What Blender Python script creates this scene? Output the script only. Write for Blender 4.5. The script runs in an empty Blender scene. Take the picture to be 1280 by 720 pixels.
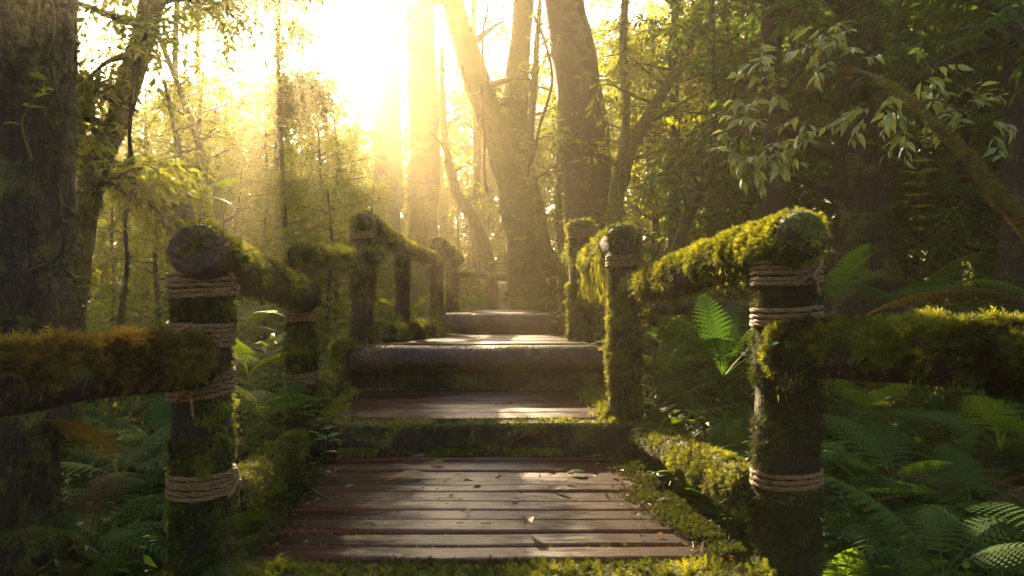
import bpy, math, random
import numpy as np
from mathutils import Vector

rng = np.random.default_rng(7)
random.seed(7)
S = bpy.context.scene
COL = S.collection
F = 950.0; VX = 561.0; VY = 347.0      # focal length and vanishing point, measured on the 1280 px photograph

def P(px, py, Y):
    return np.array([(px - VX) / F * Y, Y, 1.0 - (py - VY) / F * Y])

# ------------------------------------------------------------------ noise
def _h(i, j, k):
    n = np.sin(i * 127.1 + j * 311.7 + k * 74.7) * 43758.5453
    return n - np.floor(n)

def vn(Pn, s=1.0):
    p = np.asarray(Pn, float) * s
    i = np.floor(p); f = p - i; u = f * f * (3 - 2 * f)
    r = 0
    for a in (0, 1):
        for b in (0, 1):
            for c in (0, 1):
                w = (u[:, 0] if a else 1 - u[:, 0]) * (u[:, 1] if b else 1 - u[:, 1]) * (u[:, 2] if c else 1 - u[:, 2])
                r = r + w * _h(i[:, 0] + a, i[:, 1] + b, i[:, 2] + c)
    return r

def unit(v):
    v = np.asarray(v, float)
    return v / np.maximum(np.linalg.norm(v, axis=-1, keepdims=True), 1e-9)

def rvec(n):
    return unit(rng.normal(size=(n, 3)))

# ------------------------------------------------------------------ geometry collector
class Geo:
    def __init__(self):
        self.v = []; self.q = []; self.t = []; self.a = []; self.n = 0
    def add(self, V, Q=None, T=None, a=0.5):
        V = np.asarray(V, float).reshape(-1, 3)
        if Q is not None and len(Q): self.q.append(np.asarray(Q, int) + self.n)
        if T is not None and len(T): self.t.append(np.asarray(T, int) + self.n)
        self.v.append(V)
        self.a.append(np.broadcast_to(np.asarray(a, float), (len(V),)))
        self.n += len(V)
        return self
    def arrays(self):
        V = np.concatenate(self.v) if self.v else np.zeros((0, 3))
        Q = np.concatenate(self.q) if self.q else np.zeros((0, 4), int)
        T = np.concatenate(self.t) if self.t else np.zeros((0, 3), int)
        A = np.concatenate(self.a) if self.a else np.zeros(0)
        return V, Q, T, A

def make_mesh(name, geo, mat, origin=(0, 0, 0), smooth=False):
    V, Q, T, A = geo.arrays()
    me = bpy.data.meshes.new(name)
    V = V - np.asarray(origin, float)
    nl = 4 * len(Q) + 3 * len(T)
    me.vertices.add(len(V)); me.vertices.foreach_set('co', V.astype(np.float32).ravel())
    me.loops.add(nl); me.polygons.add(len(Q) + len(T))
    me.loops.foreach_set('vertex_index', np.concatenate([Q.ravel(), T.ravel()]).astype(np.int32))
    st = np.concatenate([np.arange(len(Q)) * 4, 4 * len(Q) + np.arange(len(T)) * 3]).astype(np.int32)
    me.polygons.foreach_set('loop_start', st)
    me.polygons.foreach_set('use_smooth', np.full(len(Q) + len(T), smooth, bool))
    at = me.attributes.new('var', 'FLOAT', 'POINT')
    at.data.foreach_set('value', A.astype(np.float32))
    me.update(calc_edges=True)
    me.materials.append(mat)
    return me

def tag(o, label=None, cat=None, group=None, kind=None):
    if label: o['label'] = label
    if cat: o['category'] = cat
    if group: o['group'] = group
    if kind: o['kind'] = kind
    return o

def obj(name, geo, mat, origin=(0, 0, 0), parent=None, smooth=False):
    """geometry in world coordinates; origin at the thing's base; a child shares its parent's origin"""
    if parent is not None:
        origin = tuple(parent['_org'])
    o = bpy.data.objects.new(name, make_mesh(name, geo, mat, origin, smooth))
    COL.objects.link(o)
    if parent is not None: o.parent = parent
    else: o.location = origin
    o['_org'] = [float(c) for c in origin]
    return o

def empty(name, origin):
    o = bpy.data.objects.new(name, None); COL.objects.link(o)
    o.empty_display_size = 0.2
    o.location = origin; o['_org'] = [float(c) for c in origin]
    return o

def copy_tree(root, loc, rz, sc, label=None):
    r = root.copy(); COL.objects.link(r)
    r.location = loc; r.rotation_euler = (0, 0, rz); r.scale = (sc, sc, sc)
    if label: r['label'] = label
    for ch in root.children:
        c = ch.copy(); COL.objects.link(c); c.parent = r
    return r

# ------------------------------------------------------------------ shape helpers
def spline(ctrl, n):
    c = np.asarray(ctrl, float)
    if len(c) == 2:
        t = np.linspace(0, 1, n)[:, None]; return c[0] * (1 - t) + c[1] * t
    e = np.vstack([2 * c[0] - c[1], c, 2 * c[-1] - c[-2]])
    u = np.linspace(0, len(c) - 1 - 1e-6, n); i = np.floor(u).astype(int); f = (u - i)[:, None]
    p0, p1, p2, p3 = e[i], e[i + 1], e[i + 2], e[i + 3]
    return 0.5 * (2 * p1 + (p2 - p0) * f + (2 * p0 - 5 * p1 + 4 * p2 - p3) * f * f + (3 * p1 - p0 - 3 * p2 + p3) * f ** 3)

def frames(path):
    T = unit(np.gradient(path, axis=0))
    up = np.array([0, 0, 1.0]) if abs(T[0][2]) < 0.9 else np.array([1.0, 0, 0])
    N = np.zeros_like(T); n = unit(np.cross(up, T[0]))
    for i in range(len(T)):
        n = n - T[i] * np.dot(n, T[i]); n = n / max(np.linalg.norm(n), 1e-9); N[i] = n
    return T, N, np.cross(T, N)

def tube(geo, path, rad, seg=16, amp=0.0, ns=6.0, var=0.5, round_end=0.0, cap=True, ridge=0.0):
    path = np.asarray(path, float); rad = np.broadcast_to(np.asarray(rad, float), (len(path),)).copy()
    T, N, B = frames(path)
    if round_end > 0:                       # rounds both end edges over
        d = np.concatenate([[0], np.cumsum(np.linalg.norm(np.diff(path, axis=0), axis=1))])
        L = d[-1]; e = np.minimum(d, L - d); w = np.clip(e / (rad * round_end), 0, 1)
        rad = rad * (0.72 + 0.28 * np.sqrt(1 - (1 - w) ** 2))
    a = np.linspace(0, 2 * math.pi, seg, endpoint=False)
    D = np.cos(a)[None, :, None] * N[:, None] + np.sin(a)[None, :, None] * B[:, None]
    V = path[:, None] + D * rad[:, None, None]
    if ridge:
        q = np.stack([np.broadcast_to(np.cos(a) * 2.6, V.shape[:2]), np.broadcast_to(np.sin(a) * 2.6, V.shape[:2]), V[:, :, 2] * .7 + V[:, :, 0] * .3], -1).reshape(-1, 3)
        rad = rad[:, None] * (1 + ridge * 2 * (np.abs(vn(q, 1.0) - .5) * 2 - .45).reshape(V.shape[:2]))
        V = path[:, None] + D * rad[:, :, None]
    else: rad = rad[:, None]
    if amp:
        m = (vn(V.reshape(-1, 3), ns) - .5) + .5 * (vn(V.reshape(-1, 3), ns * 2.3) - .5)
        V = path[:, None] + D * (rad * (1 + 2 * amp * m.reshape(len(path), seg)))[:, :, None]
    n = len(path); idx = np.arange(n * seg).reshape(n, seg)
    A = idx[:-1]; Bq = idx[1:]
    Q = np.stack([A, np.roll(A, -1, 1), np.roll(Bq, -1, 1), Bq], -1).reshape(-1, 4)
    VV = V.reshape(-1, 3); Tt = None
    if cap:
        VV = np.vstack([VV, path[0] - T[0] * rad[0].mean() * .12, path[-1] + T[-1] * rad[-1].mean() * .12])
        k = n * seg
        i = np.arange(seg); j = (i + 1) % seg
        Tt = np.vstack([np.stack([np.full(seg, k), j, i], 1),
                        np.stack([np.full(seg, k + 1), (n - 1) * seg + i, (n - 1) * seg + j], 1)])
    geo.add(VV, Q, Tt, var)
    return V

def sample(geo, n):
    V, Q, T, _ = geo.arrays()
    tri = np.concatenate([Q[:, [0, 1, 2]], Q[:, [0, 2, 3]], T]) if len(T) else np.concatenate([Q[:, [0, 1, 2]], Q[:, [0, 2, 3]]])
    a, b, c = V[tri[:, 0]], V[tri[:, 1]], V[tri[:, 2]]
    cr = np.cross(b - a, c - a); ar = np.linalg.norm(cr, axis=1)
    k = rng.choice(len(tri), n, p=ar / ar.sum())
    u, v = rng.random(n), rng.random(n); s = u + v > 1; u[s], v[s] = 1 - u[s], 1 - v[s]
    return a[k] + u[:, None] * (b[k] - a[k]) + v[:, None] * (c[k] - a[k]), unit(cr[k])

def inst(geo, proto, pos, Yd, Zd, s, var):
    """many copies of a small shape, Yd along it, Zd its normal"""
    PV, PT = proto
    pos = np.asarray(pos, float); n = len(pos)
    if n == 0: return
    Yd = unit(np.broadcast_to(Yd, (n, 3))); X = np.cross(Yd, np.broadcast_to(Zd, (n, 3)))
    bad = np.linalg.norm(X, axis=1) < 1e-4; X[bad] = np.cross(Yd[bad], np.array([.3, .8, .5]))
    X = unit(X); Z = np.cross(X, Yd)
    s = np.asarray(s, float); s = np.broadcast_to(s, (n,)) if s.ndim <= 1 else s
    if s.ndim == 1: s = np.repeat(s[:, None], 3, 1)
    k = len(PV)
    V = pos[:, None] + (PV[None, :, 0:1] * s[:, None, 0:1]) * X[:, None] + (PV[None, :, 1:2] * s[:, None, 1:2]) * Yd[:, None] + (PV[None, :, 2:3] * s[:, None, 2:3]) * Z[:, None]
    Tt = (PT[None] + (np.arange(n) * k)[:, None, None]).reshape(-1, PT.shape[1])
    A = np.repeat(np.broadcast_to(var, (n,)), k)
    if PT.shape[1] == 3: geo.add(V.reshape(-1, 3), None, Tt, A)
    else: geo.add(V.reshape(-1, 3), Tt, None, A)

def proto(v, t): return np.array(v, float), np.array(t, int)

# leaf shapes: unit length along +Y
LEAF = proto([(0, 0, 0), (-.17, .22, .05), (0, .25, -.0), (.17, .22, .05), (-.2, .5, .03), (0, .55, -.03), (.2, .5, .03),
              (-.1, .78, -.06), (0, .8, -.1), (.1, .78, -.06), (0, 1.05, -.22)],
             [(0, 2, 1), (0, 3, 2), (1, 2, 5), (1, 5, 4), (2, 3, 6), (2, 6, 5), (4, 5, 8), (4, 8, 7), (5, 6, 9), (5, 9, 8), (7, 8, 10), (8, 9, 10)])
LEAF4 = proto([(0, 0, 0), (-.19, .38, .04), (.19, .38, .04), (0, .45, -.03), (0, 1, -.16)], [(0, 3, 1), (0, 2, 3), (1, 3, 4), (3, 2, 4)])
LEAF2 = proto([(0, 0, 0), (-.2, .42, .04), (.2, .42, .04), (0, 1, -.12)], [(0, 2, 1), (1, 2, 3)])
BLADE = proto([(-.06, 0, 0), (.06, 0, 0), (.05, .5, .06), (-.05, .5, .06), (0, 1, -.1)], [(0, 1, 2), (0, 2, 3), (3, 2, 4)])
TWIG = proto([(-.5, 0, -.3), (.5, 0, -.3), (0, 0, .6), (-.3, 1, -.2), (.3, 1, -.2), (0, 1, .4)],
             [(0, 1, 4), (0, 4, 3), (1, 2, 5), (1, 5, 4), (2, 0, 3), (2, 3, 5)])
def _sprig():
    v = []; t = []
    def tri(a, b, c):
        k = len(v); v.extend([a, b, c]); t.append((k, k + 1, k + 2))
    tri((-.035, 0, 0), (.035, 0, 0), (0, 1, -.12))
    for i, y in enumerate((.12, .27, .42, .57, .72)):
        w = .34 * (1 - .55 * y)
        for s in (-1, 1):
            tri((0, y - .05, 0), (s * .02, y + .07, 0), (s * w, y + .2, -.05 + .08 * (i % 2)))
    return proto(v, t)
SPRIG = _sprig()
TUFT = proto([(-.07, 0, 0), (.07, 0, 0), (.02, 1, -.1), (-.05, 0, .03), (.06, 0, -.03), (.34, .75, .05), (-.06, 0, -.03), (.05, 0, .03), (-.34, .75, -.05)],
             [(0, 1, 2), (3, 4, 5), (6, 7, 8)])

def frond(npin=20, pin=.26, bip=True):
    """a fern frond, unit length along +Y, arching over and down"""
    v = []; t = []
    def rach(u): return np.array([0, u * (1 - .08 * u), .34 * u - .52 * u * u])
    for i in range(8):
        a, b = rach(i / 8), rach((i + 1) / 8); w = .008 * (1 - i / 9)
        k = len(v); v.extend([a + (-w, 0, 0), a + (w, 0, 0), b + (w * .8, 0, 0), b + (-w * .8, 0, 0)]); t.extend([(k, k + 1, k + 2), (k, k + 2, k + 3)])
    for i in range(npin):
        u = .2 + .8 * i / npin
        L = pin * (math.sin(min(1, (u - .12) / .3) * math.pi / 2)) * (1 - ((u - .2) / .8) ** 1.7 * .93)
        for s in (-1, 1):
            o = rach(u); d = unit(np.array([s * 1.0, .38 + .25 * u, -.12 - .3 * u]))
            side = unit(np.cross(d, (0, 0, 1.0))) * -s
            if not bip:
                w = .024
                k = len(v); v.extend([o - side * w * .6, o + side * w, o + d * L * .5 + side * w, o + d * L * .5 - side * w, o + d * L + np.array([0, 0, -.1 * L])])
                t.extend([(k, k + 1, k + 2), (k, k + 2, k + 3), (k + 3, k + 2, k + 4)])
            else:
                m = 7
                for j in range(m):
                    q = j / m; c = o + d * L * q + np.array([0, 0, -.12 * L * q * q]); l = .024 * (1 - q) ** .7 * (L / pin) ** .4 + .003; e = d * L / m
                    for r in (-1, 1):
                        k = len(v); v.extend([c, c + e * .92, c + e * .95 + side * r * l * .95, c + e * .45 + side * r * l]); t.extend([(k, k + 1, k + 2), (k, k + 2, k + 3)])
    return proto(v, t)
FROND = frond(15, .25, True); FRONDS = frond(17, .26, False)

# ------------------------------------------------------------------ materials
def nodes(name):
    m = bpy.data.materials.new(name); m.use_nodes = True
    nt = m.node_tree; nt.nodes.clear()
    out = nt.nodes.new('ShaderNodeOutputMaterial')
    def N(kind, **kw):
        n = nt.nodes.new('ShaderNode' + kind)
        for k, v in kw.items():
            if k in ('inputs',):
                for kk, vv in v.items(): n.inputs[kk].default_value = vv
            else: setattr(n, k, v)
        return n
    return m, nt, N, out, nt.links.new

def ramp(N, stops):
    r = N('ValToRGB'); e = r.color_ramp.elements
    while len(e) < len(stops): e.new(.5)
    for el, (p, c) in zip(e, stops): el.position = p; el.color = (*c, 1)
    return r

def leaf_mat(name, stops, trans=.4, rough=.45, tcol=(1.4, 1.35, .4), spec=.25):
    m, nt, N, out, L = nodes(name)
    a = N('Attribute', attribute_name='var'); r = ramp(N, stops); L(a.outputs['Fac'], r.inputs[0])
    geo = N('NewGeometry'); nz = N('TexNoise', inputs={'Scale': 1.3, 'Detail': 3.0}); L(geo.outputs['Position'], nz.inputs['Vector'])
    hs = N('HueSaturation'); L(r.outputs[0], hs.inputs['Color'])
    mr = N('MapRange', inputs={'From Min': .3, 'From Max': .7, 'To Min': .7, 'To Max': 1.3}); L(nz.outputs[0], mr.inputs[0]); L(mr.outputs[0], hs.inputs['Value'])
    b = N('BsdfPrincipled', inputs={'Roughness': rough, 'Specular IOR Level': spec}); L(hs.outputs[0], b.inputs['Base Color'])
    t = N('BsdfTranslucent'); mm = N('MixRGB', blend_type='MULTIPLY', inputs={'Fac': 1.0, 'Color2': (*tcol, 1)}); L(hs.outputs[0], mm.inputs['Color1']); L(mm.outputs[0], t.inputs['Color'])
    mx = N('MixShader', inputs={'Fac': trans}); L(b.outputs[0], mx.inputs[1]); L(t.outputs[0], mx.inputs[2]); L(mx.outputs[0], out.inputs[0])
    return m

def bark_mat(name, c0, c1, moss=.5, scale=9, stretch=.25, mosscol=((.05, .06, .01), (.14, .13, .02)), rough=.8, bump=.6):
    """rough bark that carries green moss in patches, more of it on what faces up"""
    m, nt, N, out, L = nodes(name)
    geo = N('NewGeometry')
    mp = N('Mapping'); mp.inputs['Scale'].default_value = (1, 1, stretch); L(geo.outputs['Position'], mp.inputs[0])
    n1 = N('TexNoise', inputs={'Scale': scale, 'Detail': 8.0, 'Roughness': .65}); L(mp.outputs[0], n1.inputs['Vector'])
    vo = N('TexVoronoi', inputs={'Scale': scale * 3}); vo.feature = 'DISTANCE_TO_EDGE'; L(mp.outputs[0], vo.inputs['Vector'])
    r1 = ramp(N, [(.3, c0), (.75, c1)]); L(n1.outputs[0], r1.inputs[0])
    n2 = N('TexNoise', inputs={'Scale': 5.0, 'Detail': 6.0, 'Roughness': .7}); L(geo.outputs['Position'], n2.inputs['Vector'])
    n3 = N('TexNoise', inputs={'Scale': 60.0, 'Detail': 4.0}); L(geo.outputs['Position'], n3.inputs['Vector'])
    rm = ramp(N, [(.3, mosscol[0]), (.7, mosscol[1])]); L(n3.outputs[0], rm.inputs[0])
    sx = N('SeparateXYZ'); L(geo.outputs['Normal'], sx.inputs[0])
    ma = N('Math', operation='MULTIPLY_ADD'); ma.inputs[1].default_value = .22; ma.inputs[2].default_value = moss - .5; L(sx.outputs['Z'], ma.inputs[0])
    ad = N('Math', operation='ADD'); L(ma.outputs[0], ad.inputs[0]); L(n2.outputs[0], ad.inputs[1])
    mk = N('MapRange', inputs={'From Min': .44, 'From Max': .58}); L(ad.outputs[0], mk.inputs[0])
    mx = N('MixRGB'); L(mk.outputs[0], mx.inputs[0]); L(r1.outputs[0], mx.inputs[1]); L(rm.outputs[0], mx.inputs[2])
    b = N('BsdfPrincipled', inputs={'Roughness': rough, 'Specular IOR Level': .35}); L(mx.outputs[0], b.inputs['Base Color'])
    h = N('Math', operation='ADD'); L(n1.outputs[0], h.inputs[0])
    vm = N('Math', operation='MULTIPLY'); vm.inputs[1].default_value = .8; L(vo.outputs['Distance'], vm.inputs[0]); L(vm.outputs[0], h.inputs[1])
    h2 = N('Math', operation='MULTIPLY_ADD'); h2.inputs[1].default_value = .5; L(n3.outputs[0], h2.inputs[0]); L(h.outputs[0], h2.inputs[2])
    bp = N('Bump', inputs={'Strength': bump, 'Distance': .05}); L(h2.outputs[0], bp.inputs['Height']); L(bp.outputs[0], b.inputs['Normal'])
    L(b.outputs[0], out.inputs[0])
    return m

def wet_plank_mat():
    m, nt, N, out, L = nodes('wet_planks')
    geo = N('NewGeometry'); a = N('Attribute', attribute_name='var')
    off = N('VectorMath', operation='ADD'); L(geo.outputs['Position'], off.inputs[0])
    cx = N('CombineXYZ'); mu = N('Math', operation='MULTIPLY'); mu.inputs[1].default_value = 37.0; L(a.outputs['Fac'], mu.inputs[0]); L(mu.outputs[0], cx.inputs[0]); L(cx.outputs[0], off.inputs[1])
    mp = N('Mapping'); mp.inputs['Scale'].default_value = (.9, 14, 14); L(off.outputs[0], mp.inputs[0])
    g = N('TexNoise', inputs={'Scale': 3.0, 'Detail': 9.0, 'Roughness': .7, 'Distortion': .5}); L(mp.outputs[0], g.inputs['Vector'])
    w = N('TexNoise', inputs={'Scale': 2.6, 'Detail': 5.0, 'Roughness': .6}); L(off.outputs[0], w.inputs['Vector'])
    mp2 = N('Mapping'); mp2.inputs['Scale'].default_value = (1.5, 5, 5); L(off.outputs[0], mp2.inputs[0])
    w2 = N('TexNoise', inputs={'Scale': 5.0, 'Detail': 6.0, 'Roughness': .7}); L(mp2.outputs[0], w2.inputs['Vector'])
    r = ramp(N, [(.28, (.004, .002, .0012)), (.46, (.012, .0055, .003)), (.62, (.036, .0135, .0065)), (.8, (.1, .045, .024))]); L(g.outputs[0], r.inputs[0])
    hs = N('HueSaturation'); mr = N('MapRange', inputs={'To Min': .6, 'To Max': 1.35}); L(a.outputs['Fac'], mr.inputs[0]); L(mr.outputs[0], hs.inputs['Value']); L(r.outputs[0], hs.inputs['Color'])
    # raw reddish wood on the vertical edges of the planks
    sx = N('SeparateXYZ'); L(geo.outputs['Normal'], sx.inputs[0])
    ed = N('MapRange', inputs={'From Min': .85, 'From Max': .45}); L(sx.outputs['Z'], ed.inputs[0])
    em = N('MixRGB', inputs={'Color2': (.15, .05, .027, 1)}); L(ed.outputs[0], em.inputs[0]); L(hs.outputs[0], em.inputs[1])
    # thin green algae film in patches
    al = N('MapRange', inputs={'From Min': .6, 'From Max': .75, 'To Max': .6}); L(w2.outputs[0], al.inputs[0])
    am = N('MixRGB', inputs={'Color2': (.05, .055, .012, 1)}); L(al.outputs[0], am.inputs[0]); L(em.outputs[0], am.inputs[1])
    b = N('BsdfPrincipled', inputs={'Specular IOR Level': .16}); L(am.outputs[0], b.inputs['Base Color'])
    ro = N('MapRange', inputs={'From Min': .35, 'From Max': .68, 'To Min': .18, 'To Max': .46}); L(w.outputs[0], ro.inputs[0])
    ro2 = N('Math', operation='MULTIPLY_ADD'); ro2.inputs[1].default_value = .16; L(g.outputs[0], ro2.inputs[0]); L(ro.outputs[0], ro2.inputs[2])
    # the trodden middle of the path is worn smooth and stays wet; the boards are rougher and drier towards the kerbs
    sp = N('SeparateXYZ'); L(geo.outputs['Position'], sp.inputs[0])
    wl = N('Math', operation='MULTIPLY_ADD'); wl.inputs[1].default_value = -.1; L(sp.outputs['Y'], wl.inputs[0]); L(sp.outputs['X'], wl.inputs[2])
    w3 = N('MapRange', inputs={'From Min': .2, 'From Max': .8, 'To Min': -.26, 'To Max': .26}); L(w2.outputs[0], w3.inputs[0])
    wc = N('Math', operation='ADD'); L(wl.outputs[0], wc.inputs[0]); L(w3.outputs[0], wc.inputs[1])
    wd = N('Math', operation='ADD'); wd.inputs[1].default_value = .24; L(wc.outputs[0], wd.inputs[0])
    wa = N('Math', operation='ABSOLUTE'); L(wd.outputs[0], wa.inputs[0])
    we = N('MapRange', interpolation_type='SMOOTHSTEP', inputs={'From Min': .05, 'From Max': .55}); L(wa.outputs[0], we.inputs[0])
    wr = N('Math', operation='MULTIPLY_ADD'); wr.inputs[1].default_value = .3; L(we.outputs[0], wr.inputs[0]); L(ro2.outputs[0], wr.inputs[2]); L(wr.outputs[0], b.inputs['Roughness'])
    ws = N('MapRange', inputs={'To Min': .55, 'To Max': .04}); L(we.outputs[0], ws.inputs[0]); L(ws.outputs[0], b.inputs['Specular IOR Level'])
    ha = N('Math', operation='MULTIPLY_ADD'); ha.inputs[1].default_value = .6; L(w2.outputs[0], ha.inputs[0]); L(g.outputs[0], ha.inputs[2])
    bp = N('Bump', inputs={'Strength': .5, 'Distance': .009}); L(ha.outputs[0], bp.inputs['Height']); L(bp.outputs[0], b.inputs['Normal'])
    L(b.outputs[0], out.inputs[0])
    return m

def rope_mat():
    m, nt, N, out, L = nodes('old_rope')
    geo = N('NewGeometry'); n = N('TexNoise', inputs={'Scale': 90.0, 'Detail': 5.0}); L(geo.outputs['Position'], n.inputs['Vector'])
    r = ramp(N, [(.3, (.085, .042, .014)), (.7, (.27, .15, .052))]); L(n.outputs[0], r.inputs[0])
    b = N('BsdfPrincipled', inputs={'Roughness': .8}); L(r.outputs[0], b.inputs['Base Color'])
    bp = N('Bump', inputs={'Strength': .5, 'Distance': .004}); L(n.outputs[0], bp.inputs['Height']); L(bp.outputs[0], b.inputs['Normal'])
    L(b.outputs[0], out.inputs[0]); return m

def soil_mat():
    m, nt, N, out, L = nodes('forest_soil')
    geo = N('NewGeometry'); n = N('TexNoise', inputs={'Scale': 3.0, 'Detail': 9.0, 'Roughness': .7}); L(geo.outputs['Position'], n.inputs['Vector'])
    v = N('TexVoronoi', inputs={'Scale': 16.0}); L(geo.outputs['Position'], v.inputs['Vector'])
    r = ramp(N, [(.3, (.015, .012, .007)), (.55, (.04, .028, .015)), (.75, (.045, .05, .014))]); L(n.outputs[0], r.inputs[0])
    b = N('BsdfPrincipled', inputs={'Roughness': .9}); L(r.outputs[0], b.inputs['Base Color'])
    ad = N('Math', operation='ADD'); L(n.outputs[0], ad.inputs[0]); L(v.outputs['Distance'], ad.inputs[1])
    bp = N('Bump', inputs={'Strength': .8, 'Distance': .05}); L(ad.outputs[0], bp.inputs['Height']); L(bp.outputs[0], b.inputs['Normal'])
    L(b.outputs[0], out.inputs[0]); return m

M_moss = leaf_mat('moss_sprigs', [(0, (.025, .02, .006)), (.25, (.05, .06, .009)), (.6, (.16, .18, .018)), (1, (.38, .36, .045))], .48, .7, (1.2, 1.1, .5), .2)
M_mosswarm = leaf_mat('warm_lit_moss_sprigs', [(0, (.05, .02, .006)), (.3, (.1, .05, .01)), (.55, (.15, .11, .016)), (1, (.22, .2, .03))], .35, .7, (1.2, 1.0, .45), .2)  # orange of warm light on the left foreground rail, put into the moss colour
M_mosslit = leaf_mat('sunlit_gold_moss_sprigs', [(0, (.06, .045, .008)), (.4, (.17, .13, .016)), (1, (.36, .28, .05))], .4, .7, (1.3, 1.1, .4), .2)  # gold sunlight on the arching limb, painted as moss colour
M_mossdk = leaf_mat('dark_moss_sprigs', [(0, (.014, .012, .005)), (.5, (.035, .045, .009)), (1, (.1, .12, .018))], .3, .75, (1.2, 1.1, .5), .2)
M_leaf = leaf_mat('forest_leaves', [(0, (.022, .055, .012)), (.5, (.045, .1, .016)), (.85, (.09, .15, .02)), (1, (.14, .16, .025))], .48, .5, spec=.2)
M_leafy = leaf_mat('yellow_green_backlit_leaves', [(0, (.07, .1, .015)), (.5, (.14, .18, .02)), (1, (.26, .25, .035))], .6, .5, (1.6, 1.45, .35))  # yellow raised to give the look of sun through the leaves
M_pale = leaf_mat('pale_and_sunlit_leaves', [(0, (.1, .14, .03)), (.5, (.28, .32, .08)), (1, (.52, .52, .22))], .35, .3, (1.1, 1.1, .5), .6)  # on the arching limb the paleness is sunlight put into the colour
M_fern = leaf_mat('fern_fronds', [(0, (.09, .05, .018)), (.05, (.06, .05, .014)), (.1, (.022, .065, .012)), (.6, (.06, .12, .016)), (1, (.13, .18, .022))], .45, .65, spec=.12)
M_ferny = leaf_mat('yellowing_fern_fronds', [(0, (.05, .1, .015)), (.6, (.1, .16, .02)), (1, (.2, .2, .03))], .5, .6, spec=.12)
M_litter = leaf_mat('dead_leaves', [(0, (.05, .02, .01)), (.4, (.13, .055, .022)), (.8, (.25, .13, .05)), (1, (.34, .24, .09))], .2, .6, (1.2, .9, .6))
M_bark = bark_mat('dark_bark', (.009, .006, .004), (.04, .025, .015), .42)
M_barkm = bark_mat('mossy_bark', (.016, .011, .006), (.06, .038, .022), .6)
M_post = bark_mat('old_timber', (.014, .008, .004), (.05, .026, .013), .44, 14, .2)
M_log = bark_mat('bare_wet_timber', (.02, .009, .005), (.1, .045, .025), .32, 10, 1.0, rough=.42, bump=.4)
M_logx = bark_mat('reddish_step_timber', (.014, .006, .004), (.075, .028, .016), .26, 8, 1.0, rough=.27, bump=.35)
M_plank = wet_plank_mat(); M_rope = rope_mat(); M_soil = soil_mat()

# ------------------------------------------------------------------ terrain
def path_cx(Y): return np.interp(Y, [-20, 2, 4.4, 5.6, 8.5, 10.5, 13, 20], [.2, .15, .15, .23, .72, .95, 1.4, 2.6])
def path_z(Y): return np.interp(Y, [-20, 2.3, 2.35, 4.3, 4.35, 5.55, 5.65, 8.4, 8.6, 12, 16, 40], [-.5, -.2, 0, 0, .17, .17, .5, .36, .6, .5, .6, .9])
def ground_h(X, Y):
    X = np.asarray(X, float); Y = np.asarray(Y, float)
    d = np.abs(X - path_cx(Y))
    b = np.interp(Y, [-20, 2, 4.3, 5.6, 8.5, 13, 30, 80], [-.6, -.42, -.25, -.05, .1, .32, .8, 1.2])
    side = np.clip((d - .9) / 2.0, 0, 1)
    h = b - .22 * side * side * (3 - 2 * side)
    p = np.stack([X.ravel(), Y.ravel(), np.zeros(X.size)], 1)
    return h + (.22 * (vn(p, .35) - .5) + .12 * (vn(p, 1.1) - .5)).reshape(X.shape) * np.clip((d - .5), 0, 1)

g = Geo()
xs = np.concatenate([np.linspace(-80, -12, 35), np.linspace(-11.6, 14, 130), np.linspace(15, 80, 33)])
ys = np.concatenate([np.linspace(-18, -2, 16), np.linspace(-1.7, 20, 130), np.linspace(20.6, 90, 40)])
GX, GY = np.meshgrid(xs, ys)
GV = np.stack([GX, GY, ground_h(GX, GY)], -1).reshape(-1, 3)
ii = np.arange(len(xs) * len(ys)).reshape(len(ys), len(xs))
g.add(GV, np.stack([ii[:-1, :-1], ii[:-1, 1:], ii[1:, 1:], ii[1:, :-1]], -1).reshape(-1, 4))
tag(obj('ground', g, M_soil, smooth=True), 'dark forest floor of soil falling away beside the boardwalk', 'ground', kind='structure')

# ------------------------------------------------------------------ moss
def moss(base, name, n, size, mat, parent, up=.55, thr=.42, ns=4.0, droop=.35, pr=SPRIG, keep=None, lift=.5, patch=1.0):
    """moss growing over the surface of base: thick on what faces up and in patches elsewhere"""
    p, nr = sample(base, n)
    m = vn(p, ns) * .6 + vn(p, ns * 2.7) * .4
    pr_ = up * nr[:, 2] + patch * (m - .5) * 2.2 + (1 - thr) * 1.0 - .5
    k = pr_ + rng.normal(size=n) * .15 > 0
    if keep is not None: k &= keep(p, nr)
    p, nr, m = p[k], nr[k], m[k]; n = len(p)
    if n == 0: return None
    d = nr * lift + rng.normal(size=(n, 3)) * .38; d[:, 2] -= droop
    cl = vn(p, 22); s = size * (.45 + 1.0 * rng.random(n)) * (.45 + 1.3 * cl)
    v = np.clip(.3 + (vn(p, 7) - .5) * .7 + (cl - .5) * .5 + (rng.random(n) - .4) * .5, 0, 1)
    ge = Geo(); inst(ge, pr, p - nr * size * .1, d, nr + rng.normal(size=(n, 3)) * .4, s, v)
    return obj(name, ge, mat, parent=parent)

def beards(base, n, length, mat, parent, name='hanging_moss', down=-.25, thr=.5):
    p, nr = sample(base, n * 6)
    k = (nr[:, 2] < down + .55) & (vn(p, 5) > thr) ; p = p[k][:n]; n = len(p)
    ge = Geo()
    L = length * (.3 + rng.random(n) ** 2 * 1.2)
    for j in range(4):
        q = p + np.array([0, 0, -1.0]) * (L * j / 4)[:, None] + rng.normal(size=(n, 3)) * .006 * j
        d = np.tile([0, 0, -1.0], (n, 1)) + rng.normal(size=(n, 3)) * .22
        inst(ge, TUFT, q, d, rvec(n), np.stack([.02 + 0 * L, L / 3.2, .02 + 0 * L], 1), rng.random(n))
    return tag(obj(name, ge, mat, parent=parent), kind='stuff')

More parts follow.
